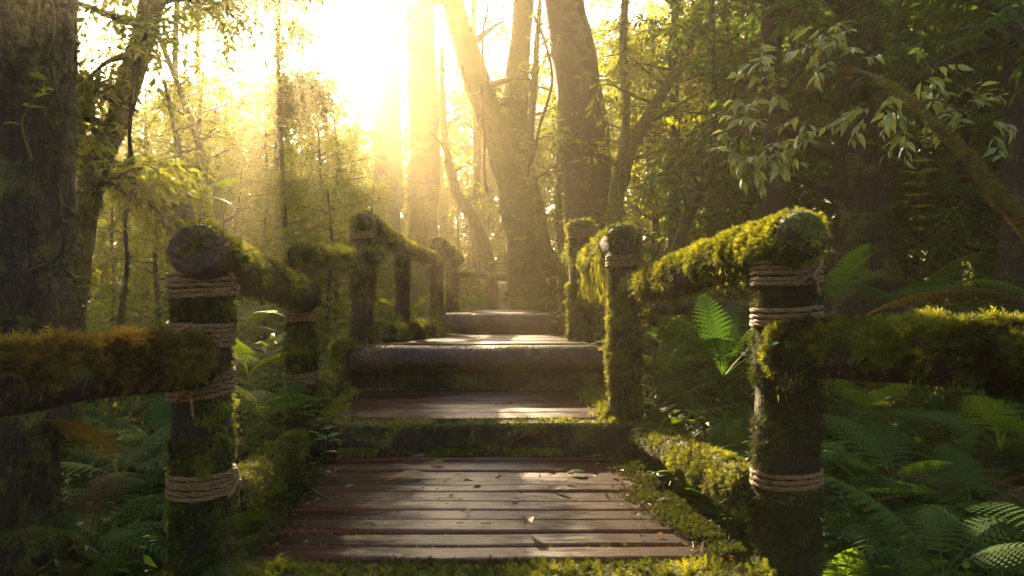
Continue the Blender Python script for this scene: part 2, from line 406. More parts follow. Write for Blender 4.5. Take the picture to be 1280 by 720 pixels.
# ------------------------------------------------------------------ boardwalk
def planks(name, Y0, Y1, n, z, xl, xr, label, drop=0.0):
    ge = Geo(); wd = 1 + .3 * (rng.random(n) - .5); cum = Y0 + np.concatenate([[0], np.cumsum(wd)]) / wd.sum() * (Y1 - Y0)
    gaps = []
    for i in range(n):
        ya, yb = cum[i] + .004, cum[i + 1] - .006 - .007 * rng.random()
        zt = z + rng.normal() * .004 - drop * (i + .5) / n
        t = (i + .5) / n
        xa, xb = xl[0] * (1 - t) + xl[1] * t + rng.normal() * .025, xr[0] * (1 - t) + xr[1] * t + rng.normal() * .025
        m = 26; x = np.linspace(xa, xb, m)
        ti = rng.normal() * .004
        prof = [(ya, -.045), (ya, -.008), (ya + .003, -.002), (ya + .009, 0), (yb - .009, ti), (yb - .003, ti - .002), (yb, ti - .008), (yb, -.045)]
        V = np.zeros((m, 8, 3)); V[:, :, 0] = x[:, None]
        wob = (vn(np.stack([x * 1.7, np.full(m, i * 7.3), np.zeros(m)], 1)) - .5)
        for k, (yy, zz) in enumerate(prof):
            V[:, k, 1] = yy + wob * .006 * (1 if k in (0, 1, 2, 5, 6, 7) else .5); V[:, k, 2] = zt + zz + wob * .006
        idx = np.arange(m * 8).reshape(m, 8); A = idx[:-1]; B = idx[1:]
        Q = np.stack([A, B, np.roll(B, -1, 1), np.roll(A, -1, 1)], -1).reshape(-1, 4)
        e0, e1 = idx[0], idx[-1]
        cap = [[e0[0], e0[1], e0[6], e0[7]], [e0[1], e0[2], e0[5], e0[6]], [e0[2], e0[3], e0[4], e0[5]],
               [e1[7], e1[6], e1[1], e1[0]], [e1[6], e1[5], e1[2], e1[1]], [e1[5], e1[4], e1[3], e1[2]]]
        ge.add(V.reshape(-1, 3), np.vstack([Q, cap]), None, rng.random())
        gaps.append((yb + .006, zt, xa, xb))
    for x in (xl[0] + .2, (xl[0] + xr[0]) / 2, xr[0] - .2):        # joists under the planks
        b = Geo(); tube(b, np.array([[x, Y0 + .02, z - .11 - .0], [x, Y1 - .03, z - .11 - drop]]), .05, 6); ge.add(*[b.arrays()[k] for k in (0, 1, 2)], .3)
    o = obj(name, ge, M_plank, origin=((xl[0] + xr[0]) / 2, Y0, z))
    tag(o, label, 'boardwalk', kind='structure')
    mg = Geo()                                                     # moss in the gaps
    for (y, zt, xa, xb) in gaps:
        k = int(140 * (xb - xa)); x = xa + (xb - xa) * rng.random(k); p = np.stack([x, np.full(k, y) + rng.normal(size=k) * .005, np.full(k, zt - .016)], 1)
        edge = np.clip(np.abs((x - (xa + xb) / 2) / ((xb - xa) / 2)), 0, 1)
        m = vn(p, 5) + .25 * edge ** 3 > .56; p = p[m]
        inst(mg, TUFT, p, np.tile([0, -.1, 1.0], (len(p), 1)) + rng.normal(size=(len(p), 3)) * .45, rvec(len(p)), .012 + .014 * rng.random(len(p)), rng.random(len(p)))
    obj('gap_moss', mg, M_moss, parent=o)
    return o
D1 = planks('boardwalk', 2.73, 4.31, 12, 0.0, (-.70, -.655), (.985, .96), 'nearest flight of wet brown planks between the first posts')
D2 = planks('boardwalk', 4.45, 5.56, 8, .177, (-.74, -.72), (.99, 1.1), 'second flight of wet planks above the mossy beam step')
D3 = planks('boardwalk', 5.60, 8.45, 17, .505, (-.72, -.05), (1.12, 1.46), 'third flight of sunlit planks above the double log step', drop=.145)
D4 = planks('boardwalk', 8.58, 11.95, 20, .60, (-.05, .95), (1.5, 1.75), 'farthest plank flight beyond the last round log step', drop=.10)

def beam(name, x0, x1, y0, y1, z0, z1, mat, label, cat='step', mossn=0, msize=.025, mm=None, up=.7, thr=.5, amp=.02):
    ge = Geo(); nx = 40
    prof = []
    k = .02
    for (yy, zz) in [(y0, z0), (y0, z1 - k), (y0 + k * .35, z1 - k * .35), (y0 + k, z1), (y1 - k, z1), (y1, z1 - k), (y1, z0)]: prof.append((yy, zz))
    m = len(prof); x = np.linspace(x0, x1, nx); V = np.zeros((nx, m, 3)); V[:, :, 0] = x[:, None]
    for j, (yy, zz) in enumerate(prof): V[:, j, 1] = yy; V[:, j, 2] = zz
    fl = V.reshape(-1, 3); fl = fl + np.stack([0 * fl[:, 0], (vn(fl, 6) - .5) * amp, (vn(fl + 5, 5) - .5) * amp], 1)
    idx = np.arange(nx * m).reshape(nx, m); A = idx[:-1]; B = idx[1:]
    Q = np.stack([A, B, np.roll(B, -1, 1), np.roll(A, -1, 1)], -1).reshape(-1, 4)
    T = [(idx[0, 0], idx[0, j], idx[0, j + 1]) for j in range(1, m - 1)] + [(idx[-1, 0], idx[-1, j + 1], idx[-1, j]) for j in range(1, m - 1)]
    ge.add(fl, Q, T)
    o = obj(name, ge, mat, origin=((x0 + x1) / 2, y0, z0)); tag(o, label, cat)
    if mossn: moss(ge, 'moss', mossn, msize, mm or M_moss, o, up=up, thr=thr, keep=lambda p, nr: p[:, 2] > z0 + .01)
    return o, ge
beam('step_beam', -.86, 1.1, 2.50, 2.725, -.2, -.018, M_post, 'lowest step beam thickly overgrown with green moss at the bottom', mossn=26000, msize=.03, up=.8, thr=.3)
beam('step_beam', -.82, 1.06, 4.325, 4.46, -.02, .168, M_post, 'squared step beam with moss along its top edge', mossn=17000, msize=.024, up=1.2, thr=.82)
beam('step_riser', -.66, 1.12, 5.69, 5.74, .13, .42, M_bark, 'board closing the gap below the double log step, darkened as if shaded', amp=.008)  # dark bark puts the shade under the log into the colour

def logthing(name, ctrl, rad, mat, label, cat, mossn=0, msize=.022, mm=None, up=.55, thr=.5, amp=.06, seg=24, n=40, group=None, beard=0, bl=.08, pr=SPRIG, droop=.35, lift=.5, keep=None, rnd=.6, patch=1.0):
    c = np.asarray(ctrl, float); r = np.atleast_1d(np.asarray(rad, float))
    rr = r if len(r) == len(c) else np.full(len(c), r[0])
    pp = spline(np.column_stack([c, rr]), n)
    if rnd: # finer rings near both ends
        t = np.linspace(0, 1, n); t = np.concatenate([[0, .004, .01, .018], t[1:-1], [.982, .99, .996, 1]]); t = np.unique(t)
        pp = np.stack([np.interp(t, np.linspace(0, 1, n), pp[:, k]) for k in range(4)], 1)
    ge = Geo(); tube(ge, pp[:, :3], pp[:, 3], seg, amp, 5.0, round_end=rnd)
    low = c[np.argmin(c[:, 2])] - np.array([0, 0, rr[np.argmin(c[:, 2])]])
    o = obj(name, ge, mat, origin=tuple(low), smooth=True); tag(o, label, cat, group)
    if mossn: moss(ge, 'moss', mossn, msize, mm or M_moss, o, up=up, thr=thr, pr=pr, droop=droop, lift=lift, keep=keep, patch=patch)
    if beard: beards(ge, beard, bl, mm or M_moss, o)
    return o, ge
logthing('step_log', [(-.74, 5.575, .405), (.3, 5.57, .40), (1.2, 5.575, .405)], .096, M_logx, 'thick round log forming the upper half of the double step', 'step', mossn=3500, msize=.02, up=.5, thr=.98, patch=1.3)
logthing('step_log', [(-.06, 8.5, .485), (.7, 8.5, .48), (1.5, 8.5, .487)], .118, M_logx, 'round log step farther up below the last plank flight', 'step', mossn=2500, msize=.024, up=.5, thr=.95)
logthing('step_log', [(1.0, 12.05, .57), (1.72, 12.05, .565)], .09, M_post, 'small dark mossy log step at the far bend of the path', 'step', mossn=1500, msize=.035, up=.6, thr=.6)
beam('step_board', .95, 1.75, 12.8, 13.0, .6, .78, M_post, 'distant dark board step just before the trees', amp=.01)

# kerb logs
logthing('kerb_log', [(-.81, 2.88, .17), (-.815, 3.4, .14), (-.83, 4.28, .08)], [.075, .075, .068], M_post, 'mossy kerb log left of the nearest planks with an orange patch', 'kerb', mossn=18000, msize=.019, up=.8, thr=.5, mm=M_moss)
logthing('kerb_log', [(1.14, 2.86, .19), (1.125, 3.4, .16), (1.10, 4.28, .10)], [.085, .088, .08], M_post, 'thickly mossed kerb log right of the nearest planks', 'kerb', mossn=36000, msize=.018, up=.5, thr=.35)
logthing('kerb_log', [(-.85, 4.5, .24), (-.83, 5.0, .26), (-.79, 5.6, .29)], .085, M_post, 'short mossy kerb log left of the second plank flight', 'kerb', mossn=15000, msize=.024, up=.6, thr=.35)
logthing('kerb_log', [(-.76, 5.52, .46), (-.8, 5.7, .46)], .09, M_post, 'mossy stub of log at the left end of the double step', 'log stub', mossn=7000, msize=.024, up=.4, thr=.25)
logthing('kerb_log', [(-.58, 5.95, .55), (-.36, 6.9, .5), (-.08, 8.1, .47)], .085, M_barkm, 'sunlit mossy kerb log left of the third plank flight', 'kerb', mossn=14000, msize=.03, up=.5, thr=.2)

# ------------------------------------------------------------------ railing posts, rope, rails
def rope(parent, cx, cy, z, r, turns, tr=.009, tilt=0.0, dz=None):
    """a lashing: three twisted strands wound round the post"""
    dz = dz or tr * 1.95
    n = int(turns * 72); t = np.linspace(0, turns, n); a = t * 2 * math.pi + 1.2
    hh = z + (t - turns / 2) * dz + tr * 1.3 * (vn(np.stack([t * .9, t * 0 + z * 7, t * 0], 1)) - .5) * np.sin(a * .5)
    c = np.stack([cx + (r + tr * .8) * np.cos(a), cy + (r + tr * .8) * np.sin(a), hh + tilt * np.cos(a) + tr * .5 * (vn(np.stack([a * 2, a * 0, a * 0 + z * 9], 1)) - .5)], 1)
    T = unit(np.gradient(c, axis=0)); U = np.stack([np.cos(a), np.sin(a), 0 * a], 1); W = np.cross(T, U)
    ge = Geo()
    for k in range(3):
        ph = t * 2 * math.pi * r / .028 * 1.0 + k * 2 * math.pi / 3
        pth = c + tr * .52 * (np.cos(ph)[:, None] * U + np.sin(ph)[:, None] * W)
        tube(ge, pth, tr * .56, 6)
    # the crossing turn, the knot and a loose tail on the side facing the path's lower end
    a0 = -math.pi / 2 + rng.normal() * 1.3; h = turns * dz * .5
    q = np.linspace(-.55, .55, 14); aa = a0 + q * .9; rad = r + tr * 2.3 - tr * 1.2 * np.abs(q) ** 2 * 3
    tube(ge, np.stack([cx + rad * np.cos(aa), cy + rad * np.sin(aa), z + q / .55 * h + tilt * np.cos(aa)], 1), tr * .85, 7, .15, 60)
    kn = np.array([cx + (r + tr * 2.6) * math.cos(a0), cy + (r + tr * 2.6) * math.sin(a0), z - h * .3])
    q = np.linspace(0, 2.2 * math.pi, 20); sd = np.array([-math.sin(a0), math.cos(a0), 0])
    tube(ge, kn + np.outer(np.cos(q), sd) * tr * 1.3 + np.outer(np.sin(q), [0, 0, 1]) * tr * 1.3 + np.outer(np.sin(q * .5), [math.cos(a0), math.sin(a0), 0]) * tr, tr * .8, 7)
    tl = spline([kn, kn + sd * .012 + [0, -.004, -.03], kn + sd * .02 + [0, -.006, -.055 - .04 * rng.random()]], 8)
    tube(ge, tl, np.linspace(tr * .8, tr * .5, 8), 7, .2, 80)
    return obj('rope_lashing', ge, M_rope, parent=parent, smooth=True)

def post(X, Y, r, zb, zt, label, ropes=(), mossn=0, msize=.02, mm=None, thr=.55, amp=.05, dome=.5, lean=(0, 0), group='posts of the boardwalk railing', patch=1.2, rr=.009, mat=None, beard=0):
    n = 46; z = np.linspace(zb, zt, n); z = np.concatenate([z[:-1], zt - r * dome * (1 - np.array([.3, .55, .75, .9, 1.0]))])
    z = np.sort(np.unique(z))
    e = np.clip((zt - z) / (r * max(dome, .01)), 0, 1); rad = r * (.35 + .65 * np.sqrt(1 - (1 - e) ** 2))
    rad = rad * (1 + .06 * np.exp(-(z - zb) / .2))
    path = np.stack([X + lean[0] * (z - zb), Y + lean[1] * (z - zb), z], 1)
    ge = Geo(); tube(ge, path, rad, 28, amp, 6.0)
    o = obj('railing_post', ge, mat or M_post, origin=(X, Y, zb), smooth=True); tag(o, label, 'post', group)
    for (zz, turns, tl) in ropes: rope(o, X + lean[0] * (zz - zb), Y + lean[1] * (zz - zb), zz, r * 1.03, turns, rr, tl)
    if mossn:
        bands = [(zz, turns * rr) for zz, turns, _ in ropes]
        def kp(p, nr):
            k = np.ones(len(p), bool)
            for zz, hw in bands: k &= ~((np.abs(p[:, 2] - zz) < hw + .004) & (rng.random(len(p)) < .72))
            return k
        moss(ge, 'moss', mossn, msize, mm or M_moss, o, up=.5, thr=thr, keep=kp, droop=.6, lift=.45, patch=patch)
    if beard: beards(ge, beard, .1, mm or M_moss, o)
    return o
def zy(py, Y): return 1 - (py - VY) / F * Y
yL = 2.67
post(-.905, 2.78, .105, -.75, 1.02, 'nearest left post with three rope lashings under a bare rail end', [(zy(357, yL), 5, .0), (zy(420, yL), 5, -.008), (zy(486, yL), 5, .01), (zy(612, yL), 5, 0)], 44000, .021, M_moss, .46)
post(-.86, 4.42, .080, -.5, 1.19, 'second left post with a rounded moss cushion on top', [(zy(341, 4.34), 4, 0), (zy(395, 4.34), 4, 0), (zy(475, 4.34), 4, .004)], 22000, .028, M_moss, .4)
post(-.655, 5.76, .083, -.1, 1.478, 'tall third left post, tied with thin rope near its top', [(zy(292, 5.68), 4, 0), (zy(318, 5.68), 4, 0)], 18000, .03, M_moss, .35)
post(-.44, 7.25, .07, .1, 1.24, 'slim moss covered post under the middle of a sunlit sagging rail', (), 9000, .028, M_moss, .3)
post(-.135, 8.62, .075, .3, 1.44, 'hazy left post with moss cap beside the far log step', [(1.36, 3, 0)], 7000, .03, M_moss, .35)
post(.045, 10.0, .085, .3, 1.33, 'broad hazy post at the lower end of the farthest left slanting rail', (), 5000, .03, M_moss, .42)
post(.675, 11.6, .062, .3, 1.03, 'dark post holding up the thin far rail in its middle', (), 2000, .03, M_mossdk, .6)
post(1.19, 13.0, .055, .3, 1.25, 'thin far post where the two farthest rails meet', (), 2500, .035, M_moss, .45)
yR = 2.64
post(1.225, 2.76, .105, -.75, 1.06, 'nearest right post with coarse rope lashings and shaggy dark moss', [(zy(341, yR), 5, 0), (zy(398, yR), 4, .004), (zy(605, yR), 3, .006)], 34000, .021, M_mossdk, .4)
post(1.035, 4.48, .093, -.4, 1.18, 'second right post, moss hanging in shaggy curtains', [(1.1, 4, 0)], 34000, .027, M_moss, .3, beard=400)
post(1.09, 6.25, .097, .1, 1.475, 'third right post standing before the biggest straight trunk', [(1.36, 4, 0)], 18000, .034, M_moss, .3)
post(1.33, 8.0, .06, .2, 1.13, 'slim post behind the shaggy right posts under a mossy rail', (), 5000, .03, M_moss, .35)
post(1.47, 9.5, .062, .3, 1.14, 'mossy slim post next to a smooth one at the far right rail', (), 5000, .032, M_moss, .4)
post(1.575, 11.5, .055, .3, 1.1, 'smooth dark far post at the right end of the thinnest rail', (), 2000, .03, M_mossdk, .6)

rg = 'rails of the boardwalk railing'
logthing('handrail', [P(243, 313, 2.58), P(300, 338, 3.1), P(383, 373, 4.33)], [.094, .088, .08], M_log, 'bare reddish rail slanting down from the nearest left post', 'handrail', 22000, .022, M_moss, up=.6, thr=.45, group=rg, patch=.9, rnd=.22)
logthing('handrail', [P(376, 321, 4.36), P(420, 325, 5.0), P(470, 321, 5.8)], [.064, .064, .06], M_log, 'short level rail between second and third left posts', 'handrail', 12000, .03, M_moss, up=.6, thr=.36, group=rg)
logthing('handrail', [P(453, 277, 5.66), P(505, 311, 7.2), P(552, 327, 8.75)], [.075, .07, .065], M_log, 'sunlit rail sagging back from the tall third left post', 'handrail', 13000, .032, M_moss, up=.6, thr=.36, group=rg)
logthing('handrail', [P(547, 304, 8.55), P(573, 325, 10.1)], [.085, .08], M_post, 'steep mossy rail at the last hazy left posts', 'handrail', 5000, .03, M_moss, up=.6, thr=.45, group=rg)
logthing('handrail', [P(570, 342, 10.1), P(610, 345, 11.6), P(653, 349, 13.1)], [.05, .05, .05], M_post, 'thin straight far rail crossing in front of the trees', 'handrail', 3500, .03, M_moss, up=.7, thr=.45, group=rg)
logthing('handrail', [P(648, 331, 13.0), P(665, 337, 12.6), P(692, 338, 11.6)], [.05, .055, .05], M_post, 'knobbly farthest rail across the end of the path', 'handrail', 2500, .03, M_moss, up=.7, thr=.5, group=rg)
logthing('handrail', [(-.86, 2.66, zy(456, 2.66)), P(120, 462, 2.2), P(0, 478, 1.9), (-1.5, 1.1, .78)], [.082, .086, .088, .088], M_post, 'level foreground rail with moss coloured orange for warm light at the left', 'handrail', 46000, .03, M_mosswarm, up=1.0, thr=.5, group=rg, beard=160, bl=.05)
logthing('handrail', [P(1010, 293, 2.56), P(915, 322, 3.1), P(792, 362, 4.4)], [.088, .092, .088], M_post, 'thick mossy rail slanting from the nearest right post', 'handrail', 52000, .02, M_moss, up=.5, thr=.36, group=rg, beard=500, bl=.07, keep=lambda p, nr: (p[:, 1] > 2.62) | (rng.random(len(p)) < .12))
logthing('handrail', [P(780, 299, 4.34), P(755, 315, 5.2), P(733, 331, 6.3)], [.093, .092, .085], M_post, 'shaggy rail between second and third right posts with round cut end', 'handrail', 22000, .028, M_moss, up=.5, thr=.3, group=rg, beard=700, bl=.2, keep=lambda p, nr: (p[:, 1] > 4.37) | (rng.random(len(p)) < .3))
logthing('handrail', [P(726, 317, 6.2), P(707, 323, 8.0), P(687, 329, 9.8), P(690, 336, 11.6)], [.065, .065, .06, .05], M_post, 'mossy rail running back from the third right post', 'handrail', 9000, .03, M_moss, up=.6, thr=.35, group=rg, beard=120, bl=.12)
logthing('handrail', [(1.17, 2.68, zy(437, 2.68)), P(1130, 442, 2.35), P(1280, 447, 2.02), (1.95, 1.2, .77)], [.09, .094, .09, .09], M_post, 'level foreground rail in deep green moss at the right', 'handrail', 62000, .029, M_moss, up=.55, thr=.36, group=rg, beard=300, bl=.06)

# ------------------------------------------------------------------ trees and leaves
def foliage(ge, tp, td, tl, k, ls, pr, droop=.35, tw=.004, spread=.9):
    """twigs at tp along td with leaves on both sides"""
    n = len(tp)
    if tw: inst(ge, TWIG, tp, td, rvec(n), np.stack([np.full(n, tw), tl, np.full(n, tw)], 1), .0 + 0 * tl)
    side = unit(np.cross(td, np.array([0, 0, 1.0])) + 1e-4)
    for j in range(k):
        u = (.25 + .75 * (j + rng.random(n) * .6) / k)
        p = tp + td * (tl * u)[:, None]
        p[:, 2] -= .15 * tl * u * u
        s = side * (1 if j % 2 else -1)
        d = td * .6 + s * spread + rng.normal(size=(n, 3)) * .3; d[:, 2] -= droop
        nrm = np.tile([0, 0, 1.0], (n, 1)) + rng.normal(size=(n, 3)) * .45
        inst(ge, pr, p, d, nrm, ls * (.6 + .7 * rng.random(n)), np.clip(rng.beta(2, 2, n), .02, 1))

def branchy(trunk_path, trunk_r, nb, t0, t1, L, tg, elev=(.1, .7), r0=.4, seg=7, az=None):
    """branches from a trunk; returns points along them for twigs"""
    P_, D_ = [], []
    for b in range(nb):
        t = t0 + (t1 - t0) * (b + rng.random()) / nb
        i = int(t * (len(trunk_path) - 1)); o = trunk_path[i]; a = rng.random() * 2 * math.pi if az is None else az + rng.normal() * .7
        e = elev[0] + (elev[1] - elev[0]) * rng.random(); l = L * (.55 + .7 * rng.random()) * (1 - .35 * t)
        d = np.array([math.cos(a) * math.cos(e), math.sin(a) * math.cos(e), math.sin(e)])
        side = unit(rng.normal(size=3))
        pts = [o, o + d * l * .35 + side * .05 * l, o + d * l * .7 + side * .1 * l + [0, 0, .02], o + d * l + side * .06 * l + [0, 0, -.12 * l]]
        pth = spline(pts, 9); r = np.linspace(max(trunk_r[i] * r0, .008), .004, 9)
        tube(tg, pth, r, seg)
        P_.append(pth); D_.append(unit(np.gradient(pth, axis=0)))
    return P_, D_

def twigs_on(P_, D_, per, tl, f0=.25, sag=.15):
    tp, td = [], []
    for p, d in zip(P_, D_):
        u = f0 + (1 - f0) * rng.random(per); i = np.clip((u * (len(p) - 1)).astype(int), 0, len(p) - 1)
        tp.append(p[i] + rng.normal(size=(per, 3)) * .02)
        q = d[i] * .7 + rng.normal(size=(per, 3)) * .7; q[:, 2] -= sag; td.append(unit(q))
    tp = np.concatenate(tp); td = np.concatenate(td)
    return tp, td, tl * (.5 + .8 * rng.random(len(tp)))

def tree(name, ctrl, label, mat=None, seg=18, amp=.1, ns=3.0, n=60, crown=None, cmat=None, mossn=0, msize=.03, mm=None, cat='tree', group=None, mthr=.5, extra=(), flare=.35, epi=0, beard=0, boughs=()):
    """ctrl rows are x, y, z, r; crown = dict(nb,t0,t1,L,per,tl,k,ls)"""
    c = np.asarray(ctrl, float); pp = spline(c, n)
    base = pp[0, :3].copy()
    d = np.linalg.norm(pp[:, :3] - base, axis=1)
    rad = pp[:, 3] * (1 + flare * np.exp(-d / .35))
    root = empty(name, tuple(base)); tag(root, label, cat, group)
    tg = Geo(); tube(tg, pp[:, :3], rad, seg * 2, amp, ns, ridge=.1)
    for e in extra:
        ee = spline(np.asarray(e, float), 30); tube(tg, ee[:, :3], ee[:, 3], 12, amp, ns)
    mg = Geo(); V, Q, T, A = tg.arrays(); mg.add(V, Q, T)
    cg = Geo()
    if crown:
        cr = dict(nb=14, t0=.4, t1=1, L=1.6, per=12, tl=.5, k=9, ls=.11, pr=LEAF4, droop=.35, elev=(.1, .7), sag=.15); cr.update(crown)
        Pb, Db = branchy(pp[:, :3], rad, cr['nb'], cr['t0'], cr['t1'], cr['L'], tg, cr['elev'])
        tp, td, tl = twigs_on(Pb, Db, cr['per'], cr['tl'], sag=cr['sag'])
        foliage(cg, tp, td, tl, cr['k'], cr['ls'], cr['pr'], cr['droop'], tw=.004)
    for (p0, p1, nb_, sd) in boughs:          # a bough with its own leafy twigs
        p0 = np.asarray(p0, float); p1 = np.asarray(p1, float); st = pp[np.argmin(np.abs(pp[:, 2] - p0[2])), :3]
        bp_ = spline([st, p0 + [0, 0, .1], (p0 + p1) / 2 + [0, 0, .12], p1], 16); tube(tg, bp_, np.linspace(.03, .006, 16), 7)
        u = rng.random(nb_)[:, None]; tp = p0 * (1 - u) + p1 * u + rng.normal(size=(nb_, 3)) * sd
        foliage(cg, tp, unit(rng.normal(size=(nb_, 3)) - [0, 0, .2]), .3 + .25 * rng.random(nb_), 9, .13, LEAF4, .35, .004)
    if epi:                                   # small leafy plants growing on the bark
        p, nr = sample(mg, epi); k = vn(p, 1.6) > .5; p, nr = p[k], nr[k]
        foliage(cg, p, unit(nr + rng.normal(size=nr.shape) * .4), np.full(len(p), .14), 5, .08, LEAF4, tw=.002)
    obj('trunk', tg, mat or M_barkm, parent=root, smooth=True)
    if cg.n: obj('crown', cg, cmat or M_leaf, parent=root)
    if mossn: moss(mg, 'moss', mossn, msize, mm or M_moss, root, up=.3, thr=mthr, ns=2.5, droop=.6, lift=.45)
    if beard: beards(mg, beard, .22, mm or M_moss, root, down=-.1)
    return root

def TP(px, py, Y, r): return (*P(px, py, Y), r)
def gz(X, Y): return float(ground_h(np.array([X]), np.array([Y]))[0])

BIG = dict(nb=16, t0=.62, t1=1, L=2.6, per=14, tl=.7, k=10, ls=.14)
# left edge
tree('mossy_tree', [(-2.02, 3.3, -.6, .33), (-1.97, 3.3, 1, .29), (-1.92, 3.32, 3, .28), (-1.97, 3.4, 5.5, .26), (-2.0, 3.5, 8.2, .15)],
     'massive dark trunk at the left edge behind the foreground rail', M_bark, 30, .12, 2.5, 90, BIG, M_leaf, 60000, .026, M_mossdk, mthr=.45, epi=160)
tree('leaning_tree', [TP(82, 560, 5.2, .10), TP(88, 420, 5.2, .085), TP(98, 330, 5.2, .08), TP(118, 215, 5.2, .09), TP(152, 140, 5.3, .085), TP(190, 0, 5.5, .09), TP(212, -160, 5.8, .07), TP(220, -330, 6.2, .04)],
     'curved slender mossy tree leaning right beside the massive left trunk', M_barkm, 16, .12, 5, 80,
     dict(nb=22, t0=.4, t1=1, L=.8, per=26, tl=.36, k=9, ls=.085, elev=(-.5, .5)), M_leafy, 22000, .024, M_mossdk, mthr=.5,
     extra=[[TP(110, 205, 5.2, .05), TP(96, 150, 5.3, .045), TP(90, 60, 5.4, .04), TP(95, -60, 5.6, .03)]], flare=.2)
tree('broken_tree', [TP(252, 470, 5.6, .12), TP(246, 380, 5.6, .11), TP(236, 310, 5.5, .10), TP(214, 268, 5.4, .085), TP(180, 240, 5.3, .06), TP(126, 220, 5.2, .045)],
     'dark crooked limb reaching left from behind the nearest left post', M_barkm, 16, .16, 5, 60, None, None, 14000, .028, M_mossdk, mthr=.5,
     extra=[[TP(232, 300, 5.5, .08), TP(231, 280, 5.5, .07), TP(229, 256, 5.5, .05)]], epi=120, beard=120)
tree('leaning_sapling', [TP(300, 350, 8, .05), TP(283, 300, 8, .045), TP(255, 200, 8.2, .04), TP(222, 105, 8.5, .035), TP(180, 0, 9, .025)],
     'slim sapling leaning left in the bright haze above the bare rail', M_barkm, 8, .1, 6, 40, dict(nb=8, t0=.3, t1=1, L=.7, per=8, tl=.35, k=8, ls=.09), M_leafy, flare=.1)
tree('leaning_sapling', [TP(246, 330, 7.5, .04), TP(240, 280, 7.5, .035), TP(224, 190, 7.6, .03), TP(205, 100, 7.8, .02)],
     'short thin sapling left of the slanting one in the haze', M_barkm, 8, .1, 6, 40, dict(nb=6, t0=.3, t1=1, L=.5, per=7, tl=.3, k=8, ls=.09), M_leafy, flare=.1)
# hazy centre
tree('hazy_trunk', [TP(482, 420, 22, .52), TP(483, 300, 22, .42), TP(484, 100, 22, .38), TP(483, -60, 22.2, .32), TP(482, -150, 22.5, .2)], 'broad hazy trunk behind the tall third left post', M_barkm, 20, .1, 1.6, 60,
     dict(nb=7, t0=.6, t1=1, L=1.8, per=4, tl=.7, k=8, ls=.17), M_leafy)
E2 = tree('hazy_trunk', [TP(530, 400, 16, .44), TP(528, 320, 16, .35), TP(529, 150, 16, .32), TP(525, 0, 16.1, .29), TP(522, -200, 16.4, .24), TP(520, -330, 17, .12)], 'straight hazy trunk with a small board fixed to it', M_barkm, 20, .1, 2, 60,
     dict(nb=8, t0=.6, t1=1, L=1.7, per=4, tl=.6, k=8, ls=.16), M_leafy, 14000, .045, M_moss, mthr=.5, epi=420)
b = Geo(); c = P(541, 228, 15.6); hw, hh = .15, .055
vv = np.array([[sx * hw, sy * .012, sz * hh + .012 * sx] for sx in (-1, 1) for sy in (-1, 1) for sz in (-1, 1)]) + c
b.add(vv, [(0, 1, 3, 2), (4, 6, 7, 5), (0, 4, 5, 1), (2, 3, 7, 6), (0, 2, 6, 4), (1, 5, 7, 3)])
tag(obj('small_board', b, M_log, origin=tuple(c)), 'small wooden board hanging on the straight hazy trunk', 'board')
tree('forked_tree', [TP(668, 400, 12, .34), TP(655, 330, 12, .27), TP(640, 240, 12, .24), TP(625, 185, 12, .22), TP(598, 105, 12.2, .2), TP(565, 0, 12.5, .17), TP(545, -120, 13, .12), TP(540, -250, 13.5, .06)],
     'mossy forked tree leaning left over the end of the path', M_barkm, 20, .14, 2.5, 70, dict(nb=12, t0=.45, t1=1, L=1.5, per=9, tl=.5, k=9, ls=.13), M_leafy, 16000, .045, M_moss, mthr=.5,
     extra=[[TP(662, 340, 12.1, .24), TP(655, 235, 12.2, .2), TP(645, 130, 12.3, .19), TP(655, 0, 12.6, .17), TP(665, -160, 13, .12), TP(660, -320, 13.5, .05)]], beard=260, epi=700)
tree('thin_tree', [TP(618, 400, 13.5, .12), TP(610, 325, 13.5, .11), TP(592, 275, 13.6, .1), TP(568, 232, 13.8, .09), TP(555, 160, 14, .06), TP(552, 60, 14.2, .04)],
     'thin crooked tree bending left below the forked tree', M_barkm, 12, .15, 4, 50, dict(nb=6, t0=.5, t1=1, L=.8, per=7, tl=.4, k=8, ls=.12), M_leafy, 4000, .045)
tree('thin_tree', [TP(690, 345, 11, .08), TP(684, 310, 11, .075), TP(672, 250, 11, .07), TP(662, 200, 11.2, .06), TP(668, 100, 11.5, .05), TP(675, 0, 11.8, .03)],
     'slender mossy stem leaning between the forked tree and the biggest trunk', M_barkm, 12, .15, 4, 50, dict(nb=7, t0=.5, t1=1, L=.8, per=7, tl=.4, k=8, ls=.11), M_leafy, 4000, .045)
tree('thin_tree', [TP(703, 345, 12.5, .06), TP(700, 300, 12.5, .055), TP(698, 240, 12.5, .05), TP(700, 120, 12.6, .035)],
     'short upright stem close by the left side of the biggest trunk', M_barkm, 10, .15, 4, 40, dict(nb=6, t0=.4, t1=1, L=.6, per=6, tl=.4, k=8, ls=.11), M_leafy, 2500, .045)
tree('thin_tree', [TP(594, 380, 16, .1), TP(596, 200, 16, .08), TP(592, 50, 16, .06), TP(594, -100, 16.2, .03)],
     'thin straight stem in the bright gap behind the forked tree', M_barkm, 8, .1, 4, 40, dict(nb=7, t0=.3, t1=1, L=.9, per=7, tl=.5, k=8, ls=.15), M_leafy)
